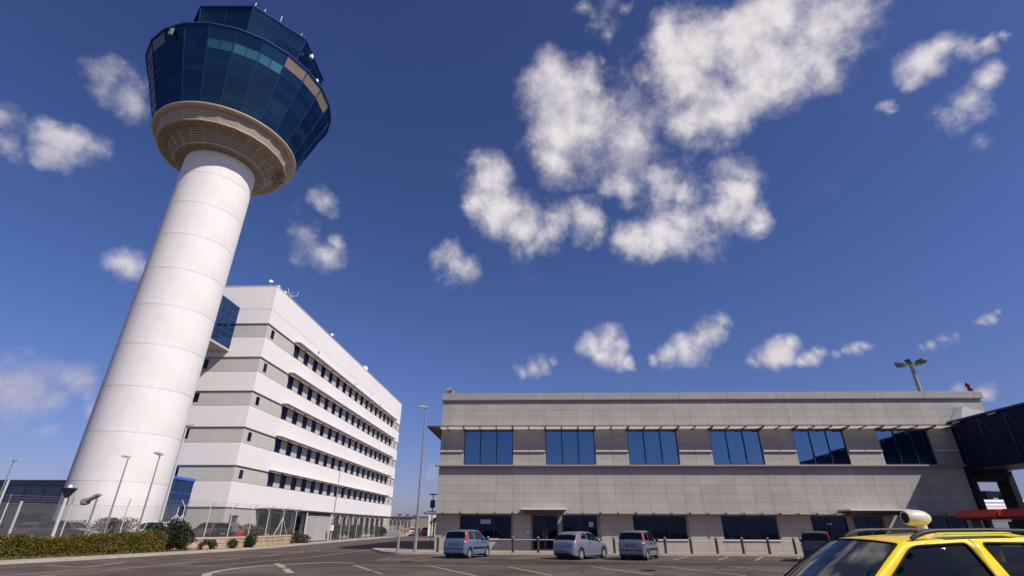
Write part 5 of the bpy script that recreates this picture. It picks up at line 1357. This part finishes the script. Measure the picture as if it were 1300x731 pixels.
# ============================================================ CARS
def lerp_tab(tab, x):
    if x <= tab[0][0]: return tab[0][1]
    for (a, va), (b, vb) in zip(tab, tab[1:]):
        if x <= b: t = (x-a)/(b-a) if b > a else 1; t2 = t; return va + (vb-va)*t2
    return tab[-1][1]
def paint(name, col, rough=0.28, metal=0.35):
    return mat(name, col, rough, metal, var=0.04, vscale=1.5, coat=0.6)
M_CGLASS = glass_mat('car_glass_dark', (0.14, 0.17, 0.21), (0.004, 0.005, 0.006), mixf=0.10)
M_TYRE = mat('tyre_rubber', (0.018, 0.018, 0.018), 0.85)
M_RIM = mat('wheel_rim', (0.38, 0.38, 0.38), 0.35, metal=.5)
M_PLAST = mat('black_plastic', (0.013, 0.013, 0.014), 0.7, spec=.2)
M_TAIL = mat('tail_lens_red', (0.50, 0.012, 0.012), 0.2, coat=.5)
M_TAILW = mat('tail_lens_pale', (0.65, 0.5, 0.5), 0.2, coat=.5)
M_HEADL = mat('headlight_lens', (0.6, 0.62, 0.65), 0.1, coat=.5)
M_PLATE = mat('number_plate', (0.6, 0.6, 0.58), 0.5)
class Shell:
    def __init__(s, sp):
        s.__dict__.update(sp)
    def section(s, x):
        L_ = s.L; W = s.W/2*lerp_tab(s.wt, x)
        top = lerp_tab(s.top, x); belt = min(lerp_tab(s.belt, x), top - .015)
        zs = s.z0
        for xw in (s.xr, s.xf):
            d = abs(x - xw); ra = s.rw + .06
            if d < ra: zs = max(zs, s.rw + math.sqrt(ra*ra - d*d)*.98)
        zs = min(zs, belt - .12)
        e = lerp_tab(s.ze, x) if hasattr(s, 'ze') else 0
        zs = max(zs, e)
        mid = zs + (belt - zs)*.45
        wr = s.tumble; tw = W*wr + (W*.955 - W*wr)*max(0, 1 - (top - belt)/(s.H - lerp_tab(s.belt, s.L*.45) + 1e-6))
        return [(0, zs), (W*.86, zs), (W*.985, zs + .02), (W, mid), (W*.992, belt - (belt-mid)*.2), (W*.955, belt),
                (W*.955 + (tw - W*.955)*.36, belt + (top-.05-belt)*.40), (W*.955 + (tw - W*.955)*.70, belt + (top-.05-belt)*.74), (tw, max(belt+.002, top - .05)), (tw*.90, top - .008), (tw*.5, top + .008), (0, top + .014)]
    def P(s, x, v, side=1):
        sec = s.section(x); v = max(0, min(10.9999, v)); i = int(v); f = v - i
        y = sec[i][0] + (sec[i+1][0]-sec[i][0])*f; z = sec[i][1] + (sec[i+1][1]-sec[i][1])*f
        nose = 0
        return Vector((x - s.L/2, y*side, z))
    def mesh(s, m):
        xs = []; x = 0
        base = sorted(set([0, .015, .03, .05, .08, .11, .15] + [i*.06 for i in range(3, int(s.L/.06))] + [s.L - .1, s.L - .05, s.L - .02, s.L] + [t[0] for t in s.top]))
        xs = [b for b in base if 0 <= b <= s.L]
        vs = []; fs = []; n = 23
        for x in xs:
            sec = s.section(x); ring = [(-y, z) for y, z in reversed(sec[1:])] 
            ring = [(y, z) for y, z in sec] + [(-y, z) for y, z in reversed(sec[1:-1])]
            for y, z in ring: vs.append((x - s.L/2, y, z))
        n = 22
        for i in range(len(xs)-1):
            for k in range(n):
                k2 = (k+1) % n; fs.append((i*n+k, i*n+k2, (i+1)*n+k2, (i+1)*n+k))
        fs.append(tuple(range(n))); fs.append(tuple((len(xs)-1)*n+k for k in reversed(range(n))))
        mb = MB(); mb.add(vs, fs); me = mb.mesh('body', m, True, 38); return me
    def patch(s, x0, x1, v0, v1, side=1, off=.006, nx=8, nv=5, x0b=None, x1b=None, both=False):
        """surface patch; x limits may differ at the top (x0b, x1b)"""
        vs = []; fs = []
        x0b = x0 if x0b is None else x0b; x1b = x1 if x1b is None else x1b
        cols = []
        if both: vv = [(v0 + (11 - v0)*j/nv, 1) for j in range(nv+1)] + [(11 - (11 - v0)*j/nv, -1) for j in range(1, nv+1)]
        else: vv = [(v0 + (v1-v0)*j/nv, side) for j in range(nv+1)]
        for i in range(nx+1):
            for (v, sd) in vv:
                tv = (v - v0)/(v1 - v0) if v1 != v0 else 0
                xa = x0 + (x0b-x0)*tv; xb = x1 + (x1b-x1)*tv
                x = xa + (xb-xa)*i/nx
                p = s.P(x, v, sd); e = .01
                du = s.P(x+e, v, sd) - s.P(x-e, v, sd); dv = s.P(x, min(v+.1, 10.99), sd) - s.P(x, v-.1, sd)
                nr = du.cross(dv)*(-sd)
                if nr.length < 1e-9: nr = Vector((0, sd, 0))
                nr.normalize()
                if nr.dot(Vector((0, p.y, p.z - .7))) < 0 and abs(nr.x) < .9: nr = -nr
                if x < .6 and nr.x > .3: nr = -nr
                if x > s.L*.6 and nr.x < -.3: nr = -nr
                vs.append(p + nr*off)
        m_ = len(vv)
        for i in range(nx):
            for j in range(m_-1): fs.append((i*m_+j, i*m_+j+1, (i+1)*m_+j+1, (i+1)*m_+j))
        mb = MB(); mb.add(vs, fs); return mb
PANDA = dict(L=3.54, W=1.60, H=1.55, xr=.60, xf=2.90, rw=.285, z0=.20, tumble=.80,
    wt=[(0, .90), (.06, .96), (.2, 1.0), (2.7, 1.0), (3.2, .96), (3.45, .84), (3.54, .72)],
    top=[(0, .50), (.012, .80), (.03, .95), (.06, 1.00), (.10, 1.08), (.20, 1.38), (.26, 1.48), (.36, 1.525), (.7, 1.55), (1.5, 1.555), (1.95, 1.52), (2.15, 1.46), (2.72, 1.05), (2.85, 1.01), (3.25, .93), (3.45, .78), (3.54, .50)],
    belt=[(0, .90), (.3, .98), (2.6, .93), (3.1, .86), (3.54, .5)], ze=[(0, .30), (.2, .2), (3.3, .2), (3.54, .28)])
PUNTO = dict(L=4.03, W=1.69, H=1.49, xr=.72, xf=3.23, rw=.30, z0=.19, tumble=.74,
    wt=[(0, .78), (.08, .90), (.25, .98), (.5, 1.0), (3.2, 1.0), (3.7, .93), (3.95, .78), (4.03, .62)],
    top=[(0, .48), (.02, .72), (.06, .90), (.14, .98), (.20, 1.04), (.42, 1.30), (.55, 1.40), (.80, 1.46), (1.5, 1.49), (2.0, 1.47), (2.35, 1.39), (3.05, .99), (3.2, .95), (3.6, .84), (3.9, .70), (4.03, .46)],
    belt=[(0, .85), (.25, 1.0), (.6, 1.03), (1.5, .98), (2.8, .90), (3.4, .80), (4.03, .46)], ze=[(0, .30), (.25, .19), (3.8, .19), (4.03, .28)])
WAGON = dict(L=4.5, W=1.75, H=1.60, xr=.85, xf=3.5, rw=.32, z0=.22, tumble=.78,
    wt=[(0, .86), (.1, .95), (.3, 1.0), (3.6, 1.0), (4.2, .93), (4.42, .80), (4.5, .65)],
    top=[(0, .55), (.02, .85), (.06, .98), (.15, 1.10), (.38, 1.46), (.55, 1.55), (1.2, 1.60), (2.1, 1.60), (2.6, 1.52), (3.3, 1.07), (3.5, 1.02), (4.1, .92), (4.4, .78), (4.5, .52)],
    belt=[(0, .90), (.3, 1.0), (3.0, .97), (3.8, .86), (4.5, .52)], ze=[(0, .3), (.25, .22), (4.3, .22), (4.5, .3)])
WHEELC = {}
def wheel_meshes(r):
    if r in WHEELC: return WHEELC[r]
    t = MB().lathe([(r*.62, -.085), (r*.92, -.095), (r, -.07), (r, .07), (r*.92, .095), (r*.62, .085)], (0, 0), 28, 0, True)
    tm = t.mesh('tyre', M_TYRE, True, 35)
    q = MB(); q.lathe([(r*.64, .05), (r*.64, .078), (r*.56, .070), (r*.52, .045), (0, .045)], (0, 0), 28)
    for k in range(8):
        a = k*math.pi/4; q.bar((r*.12*math.cos(a), r*.12*math.sin(a), .058), (r*.58*math.cos(a), r*.58*math.sin(a), .064), .05, .02)
    q.lathe([(r*.18, .05), (r*.16, .075), (0, .078)], (0, 0), 14)
    q.lathe([(r*.6, -.06), (0, -.06)], (0, 0), 20)
    WHEELC[r] = (tm, q.mesh('rim', M_RIM, True, 30)); return WHEELC[r]
def add_child(root, name, mb_or_me, m=None, smooth=False, label=None, loc=(0,0,0), rot=(0,0,0), angle=40):
    me = mb_or_me if isinstance(mb_or_me, bpy.types.Mesh) else mb_or_me.mesh(name, m, smooth, angle)
    o = bpy.data.objects.new(name, me); COL.objects.link(o); o.parent = root; o.location = loc; o.rotation_euler = rot
    if label: o['label'] = label
    return o
def car(kind, sp, m, name, label, cat, x, y, rz, z=0.0, group=None):
    S = Shell(sp); root = thing(name, label, cat, (x, y, z), rz, group); L_ = sp['L']
    add_child(root, 'body', S.mesh(m))
    Pt = lambda nm, mb, mm, sm=True: add_child(root, nm, mb, mm, sm)
    if kind == 'panda':
        Pt('rear_window', S.patch(.105, .235, 8.6, 11, both=True), M_CGLASS)
        Pt('windscreen', S.patch(2.18, 2.68, 8.75, 11, both=True), M_CGLASS)
        for sd in (1, -1):
            Pt('side_window', S.patch(.46, .50+.62, 5.35, 7.85, sd, x0b=.52, x1b=1.12), M_CGLASS)
            Pt('side_window', S.patch(1.20, 1.68, 5.3, 7.9, sd, x0b=1.20, x1b=1.68), M_CGLASS) if False else None
            Pt('side_window', S.patch(1.24, 2.50, 5.3, 7.9, sd, x0b=1.24, x1b=2.28), M_CGLASS)
            Pt('tail_light', S.patch(.09, .30, 5.15, 8.3, sd, .012, x0b=.20, x1b=.38), M_TAIL)
            Pt('tail_light', S.patch(.03, .20, 3.9, 5.1, sd, .014), M_TAIL)
            Pt('reverse_light', S.patch(.025, .14, 4.5, 4.85, sd, .022), M_TAILW)
            Pt('headlight', S.patch(3.18, 3.46, 4.3, 5.8, sd, .008), M_HEADL)
            for xx in (.60+.62, 2.34): 
                pass
            Pt('side_moulding', S.patch(.95, 2.55, 2.9, 3.25, sd, .02), MATS['black_plastic'])
            q = MB(); q.bbox(1.35 - L_/2, sd*.795, .86, 1.50 - L_/2, sd*.825, .90, .008); Pt('door_handle', q, M_PLAST, False)
            q = MB(); q.bbox(2.10 - L_/2, sd*.795, .84, 2.24 - L_/2, sd*.825, .88, .008); Pt('door_handle', q, M_PLAST, False)
            q = MB(); q.bbox(2.42 - L_/2, sd*.82, .97, 2.54 - L_/2, sd*.99, 1.12, .03); Pt('wing_mirror', q, M_PLAST, False)
        q = MB(); q.bbox(-.035 - L_/2, -.70, .30, .08 - L_/2, .70, .56, .03); Pt('rear_bumper', q, m, False)
        q = MB(); q.box(-.042 - L_/2, -.69, .545, .01 - L_/2, .69, .565); q.box(-.03 - L_/2, -.62, .22, .07 - L_/2, .62, .31); Pt('bumper_trim', q, M_PLAST, False)
        q = MB(); q.box(.005 - L_/2, -.30, .72, .03 - L_/2, .30, .86); Pt('plate_recess', q, M_PLAST, False)
        q = MB(); q.box(.0 - L_/2, -.25, .74, .02 - L_/2, .25, .84); Pt('number_plate', q, mat('plate_dull', (.16, .17, .2), .5), False)
        q = MB(); q.tube([(.55 - L_/2, 0, 1.545), (.42 - L_/2, 0, 1.72)], .008, 5); Pt('aerial', q, M_PLAST, False)
        q = MB(); q.bar((.08 - L_/2, 0.02, 1.05), (.13 - L_/2, -.3, 1.17), .02); Pt('wiper', q, M_PLAST, False)
    else:
        rx = {'punto': (.20, .43), 'wagon': (.14, .38)}[kind]
        wx = {'punto': (2.40, 3.0), 'wagon': (2.66, 3.24)}[kind]
        Pt('rear_window', S.patch(rx[0], rx[1], 8.55, 11, both=True), M_CGLASS)
        Pt('windscreen', S.patch(wx[0], wx[1], 8.75, 11, both=True), M_CGLASS)
        for sd in (1, -1):
            if kind == 'punto':
                Pt('side_window', S.patch(.82, 1.42, 5.6, 7.8, sd, x0b=1.0, x1b=1.42), M_CGLASS)
                Pt('side_window', S.patch(1.50, 2.85, 5.3, 7.9, sd, x1b=2.48), M_CGLASS)
                Pt('tail_light', S.patch(.10, .30, 5.1, 8.2, sd, .012, x0b=.26, x1b=.44), M_TAIL)
                Pt('reverse_light', S.patch(.12, .24, 4.6, 5.15, sd, .02), M_TAILW)
            else:
                for (a, b) in ((.62, 1.35), (1.42, 2.22), (2.30, 3.05)): Pt('side_window', S.patch(a, b, 5.3, 7.9, sd, x0b=a + (.15 if a < 1 else 0), x1b=b - (.3 if b > 3 else 0)), M_CGLASS)
                Pt('tail_light', S.patch(.03, .30, 4.1, 5.2, sd, .012), M_TAIL)
            Pt('headlight', S.patch(L_ - .5, L_ - .14, 4.2, 5.6, sd, .008), M_HEADL)
            xm = wx[1] - .18
            q = MB(); q.bbox(xm - .06 - L_/2, sd*(sp['W']/2 + .01), .98, xm + .06 - L_/2, sd*(sp['W']/2 + .16), 1.12, .03); Pt('wing_mirror', q, m, False)
            q = MB(); q.bbox(1.62 - L_/2, sd*(sp['W']/2 - .02), .87, 1.80 - L_/2, sd*(sp['W']/2 + .015), .905, .008); Pt('door_handle', q, M_PLAST, False)
            q = MB(); q.box(1.46 - L_/2, sd*(sp['W']/2 - .01), .35, 1.468 - L_/2, sd*(sp['W']/2 + .002), .95); Pt('door_gap', q, M_PLAST, False)
        q = MB(); q.bbox(-.03 - L_/2, -.60, .33, .12 - L_/2, .60, .58, .05); Pt('rear_bumper', q, m, False)
        q = MB(); q.box(-.032 - L_/2, -.55, .25, .06 - L_/2, .55, .335); Pt('bumper_trim', q, M_PLAST, False)
        q = MB(); q.box(-.038 - L_/2, -.26, .60 if kind == 'wagon' else .44, .0 - L_/2, .26, .71 if kind == 'wagon' else .55); Pt('number_plate', q, mat('plate_dull', (.16, .17, .2), .5), False)
    q = MB(); q.box(.25 - L_/2, -.62, sp['z0'] - .03, L_ - .2 - L_/2, .62, sp['z0'] + .2); Pt('underbody', q, M_PLAST, False)
    tm, rm = wheel_meshes(sp['rw'])
    for xw in (sp['xr'], sp['xf']):
        q = MB(); q.box(xw - .33 - L_/2, -sp['W']/2 + .16, .1, xw + .33 - L_/2, sp['W']/2 - .16, .75); Pt('wheel_well', q, M_PLAST, False)
        for sd in (1, -1):
            w = add_child(root, 'wheel', tm, loc=(xw - L_/2, sd*(sp['W']/2 - .105), sp['rw']), rot=(R(-90) if sd > 0 else R(90), 0, 0))
            add_child(w, 'rim', rm)
    return root
P_LB = paint('paint_pale_blue', (0.115, 0.18, 0.29)); P_SL = paint('paint_silver_lilac', (0.19, 0.205, 0.28)); P_SL2 = paint('paint_silver_blue', (0.135, 0.155, 0.215))
P_NAVY = paint('paint_dark_navy', (0.03, 0.032, 0.05)); P_RED = paint('paint_red', (0.45, 0.02, 0.02), metal=0); P_DK = paint('paint_dark_grey', (0.035, 0.033, 0.035)); P_BR = paint('paint_dark_brown', (0.06, 0.045, 0.04)); P_WH = paint('paint_white', (0.70, 0.68, 0.66), metal=0)
CG = 'cars parked nose-in to the pavement'
car('panda', PANDA, P_LB, 'parked_car', 'light blue boxy five-door hatchback parked at the left end of the bollards', 'car', -3.95, 35.2, R(67), group=CG)
car('punto', PUNTO, P_SL, 'parked_car', 'silver lilac three-door hatchback with a sloping tail parked beside the glass door', 'car', 3.15, 34.6, R(51), group=CG)
car('panda', PANDA, P_SL2, 'parked_car', 'silver boxy hatchback with tall red tail lights parked right of the three-door car', 'car', 6.65, 34.4, R(63), group=CG)
car('panda', PANDA, P_NAVY, 'parked_car', 'dark navy boxy hatchback half hidden by the yellow car bonnet', 'car', 17.0, 33.6, R(61), group=CG)
HG = 'cars parked behind the hedge'
car('punto', PUNTO, P_RED, 'parked_car', 'red hatchback at the far left edge behind the hedge', 'car', -43.6, 39.2, R(120), z=PKZ, group=HG)
car('punto', PUNTO, P_DK, 'parked_car', 'dark grey hatchback second from the left behind the hedge', 'car', -41.0, 40.3, R(118), z=PKZ, group=HG)
car('punto', PUNTO, P_BR, 'parked_car', 'dark brown hatchback in the middle of the row behind the hedge', 'car', -38.0, 41.0, R(120), z=PKZ, group=HG)
car('wagon', WAGON, P_DK, 'parked_car', 'dark estate car with red tail lights behind the hedge left of the tower', 'car', -34.7, 40.2, R(8), z=PKZ, group=HG)
car('wagon', WAGON, P_WH, 'parked_car', 'white estate car behind the hedge at the foot of the tower', 'car', -30.6, 43.6, R(170), z=PKZ, group=HG)
car('wagon', WAGON, P_DK, 'parked_car', 'dark estate car with its tail to the fence below the grey office block side', 'car', -29.6, 49.8, R(150), z=PKZ, group=HG)
car('punto', PUNTO, P_RED, 'parked_car', 'red hatchback partly seen beside the dark car below the office block corner', 'car', -29.6, 53.6, R(100), z=PKZ, group=HG)
car('panda', PANDA, P_WH, 'parked_car', 'small pale car far down the road near the red barriers', 'car', -23.5, 112, R(80), group='far cars')
car('wagon', WAGON, paint('paint_dark_red', (0.20, 0.02, 0.015)), 'parked_car', 'red car far down the road just left of the lamp post', 'car', -20.6, 112, R(75), group='far cars')

# ============================================================ YELLOW AIRPORT CAR
P_YEL = mat('paint_yellow', (0.88, 0.60, 0.0), 0.35, 0.0, var=0.02, vscale=2, coat=0.35, spec=0.3)
HD = Vector((-.9994, -.035)); SX, SY = 4.24, 6.88
suv = thing('airport_car', 'yellow follow-me car with a white horn and orange light bar on its roof', 'car', (SX, SY, 0), math.atan2(HD.y, HD.x))
SUV = dict(L=4.6, W=1.80, H=1.10, xr=.95, xf=3.65, rw=.35, z0=.28, tumble=.93,
    wt=[(0, .86), (.1, .95), (.3, 1.0), (3.7, 1.0), (4.3, .93), (4.52, .80), (4.6, .65)],
    top=[(0, .60), (.02, .9), (.06, 1.0), (.2, 1.04), (3.2, 1.04), (3.5, 1.03), (4.2, .98), (4.5, .85), (4.6, .55)],
    belt=[(0, .85), (.3, 1.0), (3.3, .99), (4.1, .92), (4.6, .5)], ze=[(0, .35), (.25, .28), (4.4, .28), (4.6, .38)])
add_child(suv, 'body', Shell(SUV).mesh(P_YEL))
tm, rm = wheel_meshes(.35)
for xw in (.95, 3.65):
    for sd in (1, -1):
        w = add_child(suv, 'wheel', tm, loc=(xw - 2.3, sd*.79, .35), rot=(R(-90) if sd > 0 else R(90), 0, 0)); add_child(w, 'rim', rm)
def inpoly(p, poly):
    x, y = p; c = False; n = len(poly)
    for i in range(n):
        x1, y1 = poly[i]; x2, y2 = poly[i-1]
        if (y1 > y) != (y2 > y) and x < (x2-x1)*(y-y1)/(y2-y1) + x1: c = not c
    return c
def roundpoly(poly, rad, n=6): return rounded(poly, rad if isinstance(rad, list) else [rad]*len(poly), n)
def densify(poly, step=.08):
    out = []
    for i in range(len(poly)):
        a, b = Vector(poly[i]), Vector(poly[(i+1) % len(poly)]); k = max(1, int((b-a).length/step))
        for j in range(k): out.append(tuple(a.lerp(b, j/k)))
    return out
def yside(x, z):
    t = max(0, min(1.15, (z - 1.0)/.60)); return .885 - .215*t**1.35 - .055*max(0, t)*max(0, (x + .2))
def side_sheet(outer, holes, sd, off=0.0):
    pts = []; edges = []
    for loop in [outer] + holes:
        n0 = len(pts); pts += [Vector(p) for p in loop]; edges += [(n0+i, n0+(i+1) % len(loop)) for i in range(len(loop))]
    xs = [p[0] for p in outer]; zs = [p[1] for p in outer]
    gx = min(xs)
    while gx < max(xs):
        gz = min(zs)
        while gz < max(zs):
            if inpoly((gx, gz), outer) and not any(inpoly((gx, gz), h) for h in holes):
                if min((Vector((gx, gz)) - Vector(p)).length for l in [outer]+holes for p in l) > .035: pts.append(Vector((gx, gz)))
            gz += .06
        gx += .09
    vo, eo, fo, *_ = delaunay_2d_cdt(pts, edges, [], 0, 1e-5)
    fs = []
    for f in fo:
        c = sum((vo[i] for i in f), Vector((0, 0)))/len(f)
        if inpoly(c, outer) and not any(inpoly(c, h) for h in holes): fs.append(tuple(f) if sd < 0 else tuple(reversed(f)))
    mb = MB(); mb.add([(p.x, sd*(yside(p.x, p.y) + off), p.y) for p in vo], fs); return mb
def roofz(x):
    t = min(max((.27 - x)/2.32, 0), 1)
    return 1.577 + .062*math.sin(min(t*1.45, 1.0)*math.pi/2)**.8 - .085*max(0, t - .62)**1.5*4 - .35*max(0, x - .27)
outer = densify([(1.08, 1.0)] + [(.27 + .75*(1-t), 1.03 + .547*t + .02*math.sin(t*math.pi)) for t in [k/10 for k in range(10)]] + [(x_, roofz(x_)) for x_ in [.26, .22, .16, .08, 0, -.1, -.2, -.3, -.45, -.6, -.75, -.9, -1.05, -1.2, -1.35, -1.5, -1.65, -1.8, -1.9, -2.0, -2.05]] + [(-2.2, 1.0)], .08)
h1 = densify(roundpoly([(.82, 1.05), (.14, 1.555), (-.47, 1.590), (-.60, 1.05)], [.05, .10, .05, .05]), .07)
h2 = densify(roundpoly([(-.77, 1.05), (-.64, 1.592), (-1.22, 1.588), (-1.36, 1.05)], .05), .07)
h3 = densify(roundpoly([(-1.50, 1.1), (-1.40, 1.56), (-1.80, 1.53), (-1.98, 1.1)], .07), .07)
M_SGL = clear_glass('car_glass_clear', (0.30, 0.34, 0.34)); M_SGD = clear_glass('car_glass_tinted', (0.10, 0.12, 0.13))
for sd in (1, -1):
    o = add_child(suv, 'side_frame', side_sheet(outer, [h1, h2, h3], sd), P_YEL, True, angle=60)
    md = o.modifiers.new('thickness', 'SOLIDIFY'); md.thickness = .035; md.offset = -1
    for h_, mm in ((h1, M_SGL), (h2, M_SGD), (h3, M_SGD)): add_child(suv, 'side_window', side_sheet(h_, [], sd, -.018), mm, True, angle=80)
    # rubber seals following the window edges
    for h_ in (h1, h2, h3):
        q = MB(); l = [(x, sd*(yside(x, z) - .004), z) for x, z in h_]; l.append(l[0]); q.tube(l, .011, 5, False); add_child(suv, 'window_seal', q, M_PLAST)
    q = MB(); q.tube([(x, sd*(yside(x, z) + .0015), z) for x, z in ((-.53, 1.625), (-.55, 1.58), (-.65, 1.2), (-.69, 1.0))], .004, 5); add_child(suv, 'door_gap', q, M_PLAST)
# roof panel: lofted between the side frames
vs = []; fs = []; NX, NY = 26, 16
for i in range(NX+1):
    for j in range(NY+1):
        u = -1 + 2*j/NY; xf = .27 + .10*(1 - u*u); x = -2.05 + (xf + 2.05)*i/NX
        ys = yside(min(x, .26), roofz(min(x, .26))); z = roofz(min(x, .27)) + .055*(1 - abs(u)**2.2) - .30*max(0, x - .27)*.6
        vs.append((x, u*(ys + .001), z))
for i in range(NX):
    for j in range(NY): a = i*(NY+1)+j; fs.append((a, a+NY+1, a+NY+2, a+1))
mb = MB(); mb.add(vs, fs); o = add_child(suv, 'roof', mb, P_YEL, True, angle=60); md = o.modifiers.new('thickness', 'SOLIDIFY'); md.thickness = .03; md.offset = -1
# windscreen
vs = []; fs = []
for i in range(9):
    for j in range(NY+1):
        u = -1 + 2*j/NY; t = i/8; xt = .27 + .10*(1-u*u); xb = 1.02 + .16*(1-u*u); zt = 1.577 + .03*(1-u*u); zb = 1.03
        x = xt + (xb-xt)*t; z = zt + (zb-zt)*t + .02*math.sin(t*math.pi); y = u*(yside(.27, 1.577)*(1-t) + yside(1.0, 1.03)*t - .012); vs.append((x, y, z))
for i in range(8):
    for j in range(NY): a = i*(NY+1)+j; fs.append((a, a+NY+1, a+NY+2, a+1))
mb = MB(); mb.add(vs, fs); add_child(suv, 'windscreen', mb, clear_glass('windscreen_glass', (0.50, 0.55, 0.50), 2.1), True, angle=80)
q = MB()
q.tube([(.27 + .10*(1-u*u), u*(yside(.27, 1.577) - .01), 1.577 + .03*(1-u*u) + .002) for u in [(-1 + k/8) for k in range(17)]], .010, 5)
for sd in (1, -1): q.tube([vs_ for vs_ in [(.27 + .75*t, sd*(yside(.27, 1.577)*(1-t) + yside(1.0, 1.03)*t - .006), 1.577 - .547*t + .02*math.sin(t*math.pi)) for t in [k/8 for k in range(9)]]], .012, 5)
add_child(suv, 'windscreen_seal', q, M_PLAST)
q = MB(); q.box(.35, -.02, 1.50, .38, .10, 1.555); q.obox((.36, .0, 1.50), (.01, 0, 0), (0, .11, 0), (0, 0, .03)); add_child(suv, 'rear_view_mirror', q, M_PLAST)
# interior
M_SEAT = mat('seat_fabric_dark', (0.03, 0.035, 0.035), .9); M_SEATG = mat('seat_cover_olive', (0.12, 0.13, 0.10), .9)
q = MB(); q.bbox(.45, -.72, .9, 1.0, .72, 1.14, .05); add_child(suv, 'dashboard', q, M_PLAST)
for sd in (1, -1):
    q = MB(); q.obox((-.38, sd*.36, 1.05), (.07, 0, 0), (0, .25, 0), (-.09, 0, .36)); q.bbox(-.56, sd*.36 - .13, 1.40, -.44, sd*.36 + .13, 1.55, .03); add_child(suv, 'seat', q, M_SEATG if sd > 0 else M_SEAT)
q = MB(); q.bbox(-1.30, -.66, .9, -1.15, .66, 1.38, .05); add_child(suv, 'rear_seat', q, M_SEAT)
q = MB(); q.tube([(.40 + .02*math.sin(a), .36 + .18*math.cos(a), 1.13 + .17*math.sin(a)) for a in [k*math.pi/10 for k in range(21)]], .014, 6, False); add_child(suv, 'steering_wheel', q, M_PLAST)
q = MB(); q.box(-2.1, -.80, .88, 1.0, .80, 1.055); q.box(-2.05, -.66, 1.0, -2.0, .66, 1.52); add_child(suv, 'cabin_liner', q, mat('cabin_dark', (.012, .012, .013), .9))
q = MB(); q.obox((.62, -.25, 1.27), (.10, 0, -.07), (0, .10, 0), (.002, 0, .003)); add_child(suv, 'permit_sticker', q, mat('paper_pale', (.35, .4, .45), .6))
# roof rails
for sd in (1, -1):
    q = MB(); yy = sd*.605
    q.tube([(.06, yy, 1.63), (-.02, yy, 1.668), (-.12, yy, 1.70), (-.25, yy, 1.712), (-.8, yy, 1.722), (-1.6, yy, 1.705), (-1.9, yy, 1.67), (-2.0, yy, 1.62)], [.022, .028, .028, .020, .018, .018, .024, .02], 8); add_child(suv, 'roof_rail', q, mat('rail_dark', (.028, .028, .03), .5, spec=.3), True)
q = MB(); q.add([(-.32, .50, 1.690), (-.32, .66, 1.660), (-1.1, .66, 1.668), (-1.1, .50, 1.70)], [(0,1,2,3)]); add_child(suv, 'yellow_green_strip', q, mat('strip_yellow_green', (.75, .80, .02), .35))  # flat yellow-green strip along the roof edge
q = MB()
for x in (-1.58, -1.76): q.bar((x, -.60, 1.72), (x, .60, 1.72), .04, .03)
for y in (-.5, .5): q.bar((-1.66, y, 1.72), (-1.66, y, 1.84), .09, .05)
add_child(suv, 'cross_bar', q, MATS['rail_dark'])
M_OR = mat('lens_orange', (0.36, 0.032, 0.007), .4, spec=.25); M_ORR = mat('lens_red', (0.26, 0.014, 0.008), .4, spec=.25)
def lens(y0, y1, m):
    bm = bmesh.new(); bmesh.ops.create_cube(bm, size=1)
    for v_ in bm.verts: v_.co = Vector((-1.66 + v_.co.x*.26*(1 - .25*(v_.co.z > 0)), (y0+y1)/2 + v_.co.y*(y1-y0), 1.902 + v_.co.z*.10))
    bmesh.ops.bevel(bm, geom=list(bm.edges), offset=.02, segments=2, affect='EDGES'); mb = MB(); mb.frombm(bm); bm.free()
    return add_child(suv, 'light_lens', mb, m, True, angle=40)
lens(-.66, -.02, M_OR); lens(.02, .66, M_ORR)
q = MB(); q.bbox(-1.80, -.64, 1.838, -1.52, .64, 1.852, .005); add_child(suv, 'light_base', q, M_PLAST)
# white horn loudspeaker
M_HORN = mat('horn_white', (0.60, 0.56, 0.46), .35, coat=.3)
vs = []; fs = []; prof = [(.20, .075), (.195, .092), (.15, .104), (.06, .112), (-.04, .108), (-.12, .090), (-.18, .055), (-.205, .018), (-.208, 0.0)]
n = 24
for (px, pr_) in prof:
    for k in range(n): a = 2*math.pi*k/n; vs.append((-.38 + px*.74, .2 + pr_*.88*math.cos(a), 1.845 + pr_*.80*math.sin(a)))
for i in range(len(prof)-1):
    for k in range(n): k2 = (k+1) % n; fs.append((i*n+k, (i+1)*n+k, (i+1)*n+k2, i*n+k2))
mb = MB(); mb.add(vs, fs); add_child(suv, 'horn', mb, M_HORN, True)
q = MB(); q.tube([(-.24, .2, 1.845), (-.33, .2, 1.845)], [.058, .03], 20); add_child(suv, 'horn_mouth', q, M_PLAST)
q = MB(); q.lathe([(.085, 1.66), (.085, 1.68), (.055, 1.70), (.055, 1.78)], (-.40, .2), 18); add_child(suv, 'horn_stem', q, M_HORN, True)
q = MB(); q.tube([(.12, .05, 1.66), (.10, .05, 1.70), (-.02, .05, 1.715)], .008, 6); add_child(suv, 'aerial', q, M_PLAST)
q = MB(); q.bbox(.95, .86, 1.05, 1.07, 1.06, 1.22, .03); add_child(suv, 'wing_mirror', q, P_YEL)
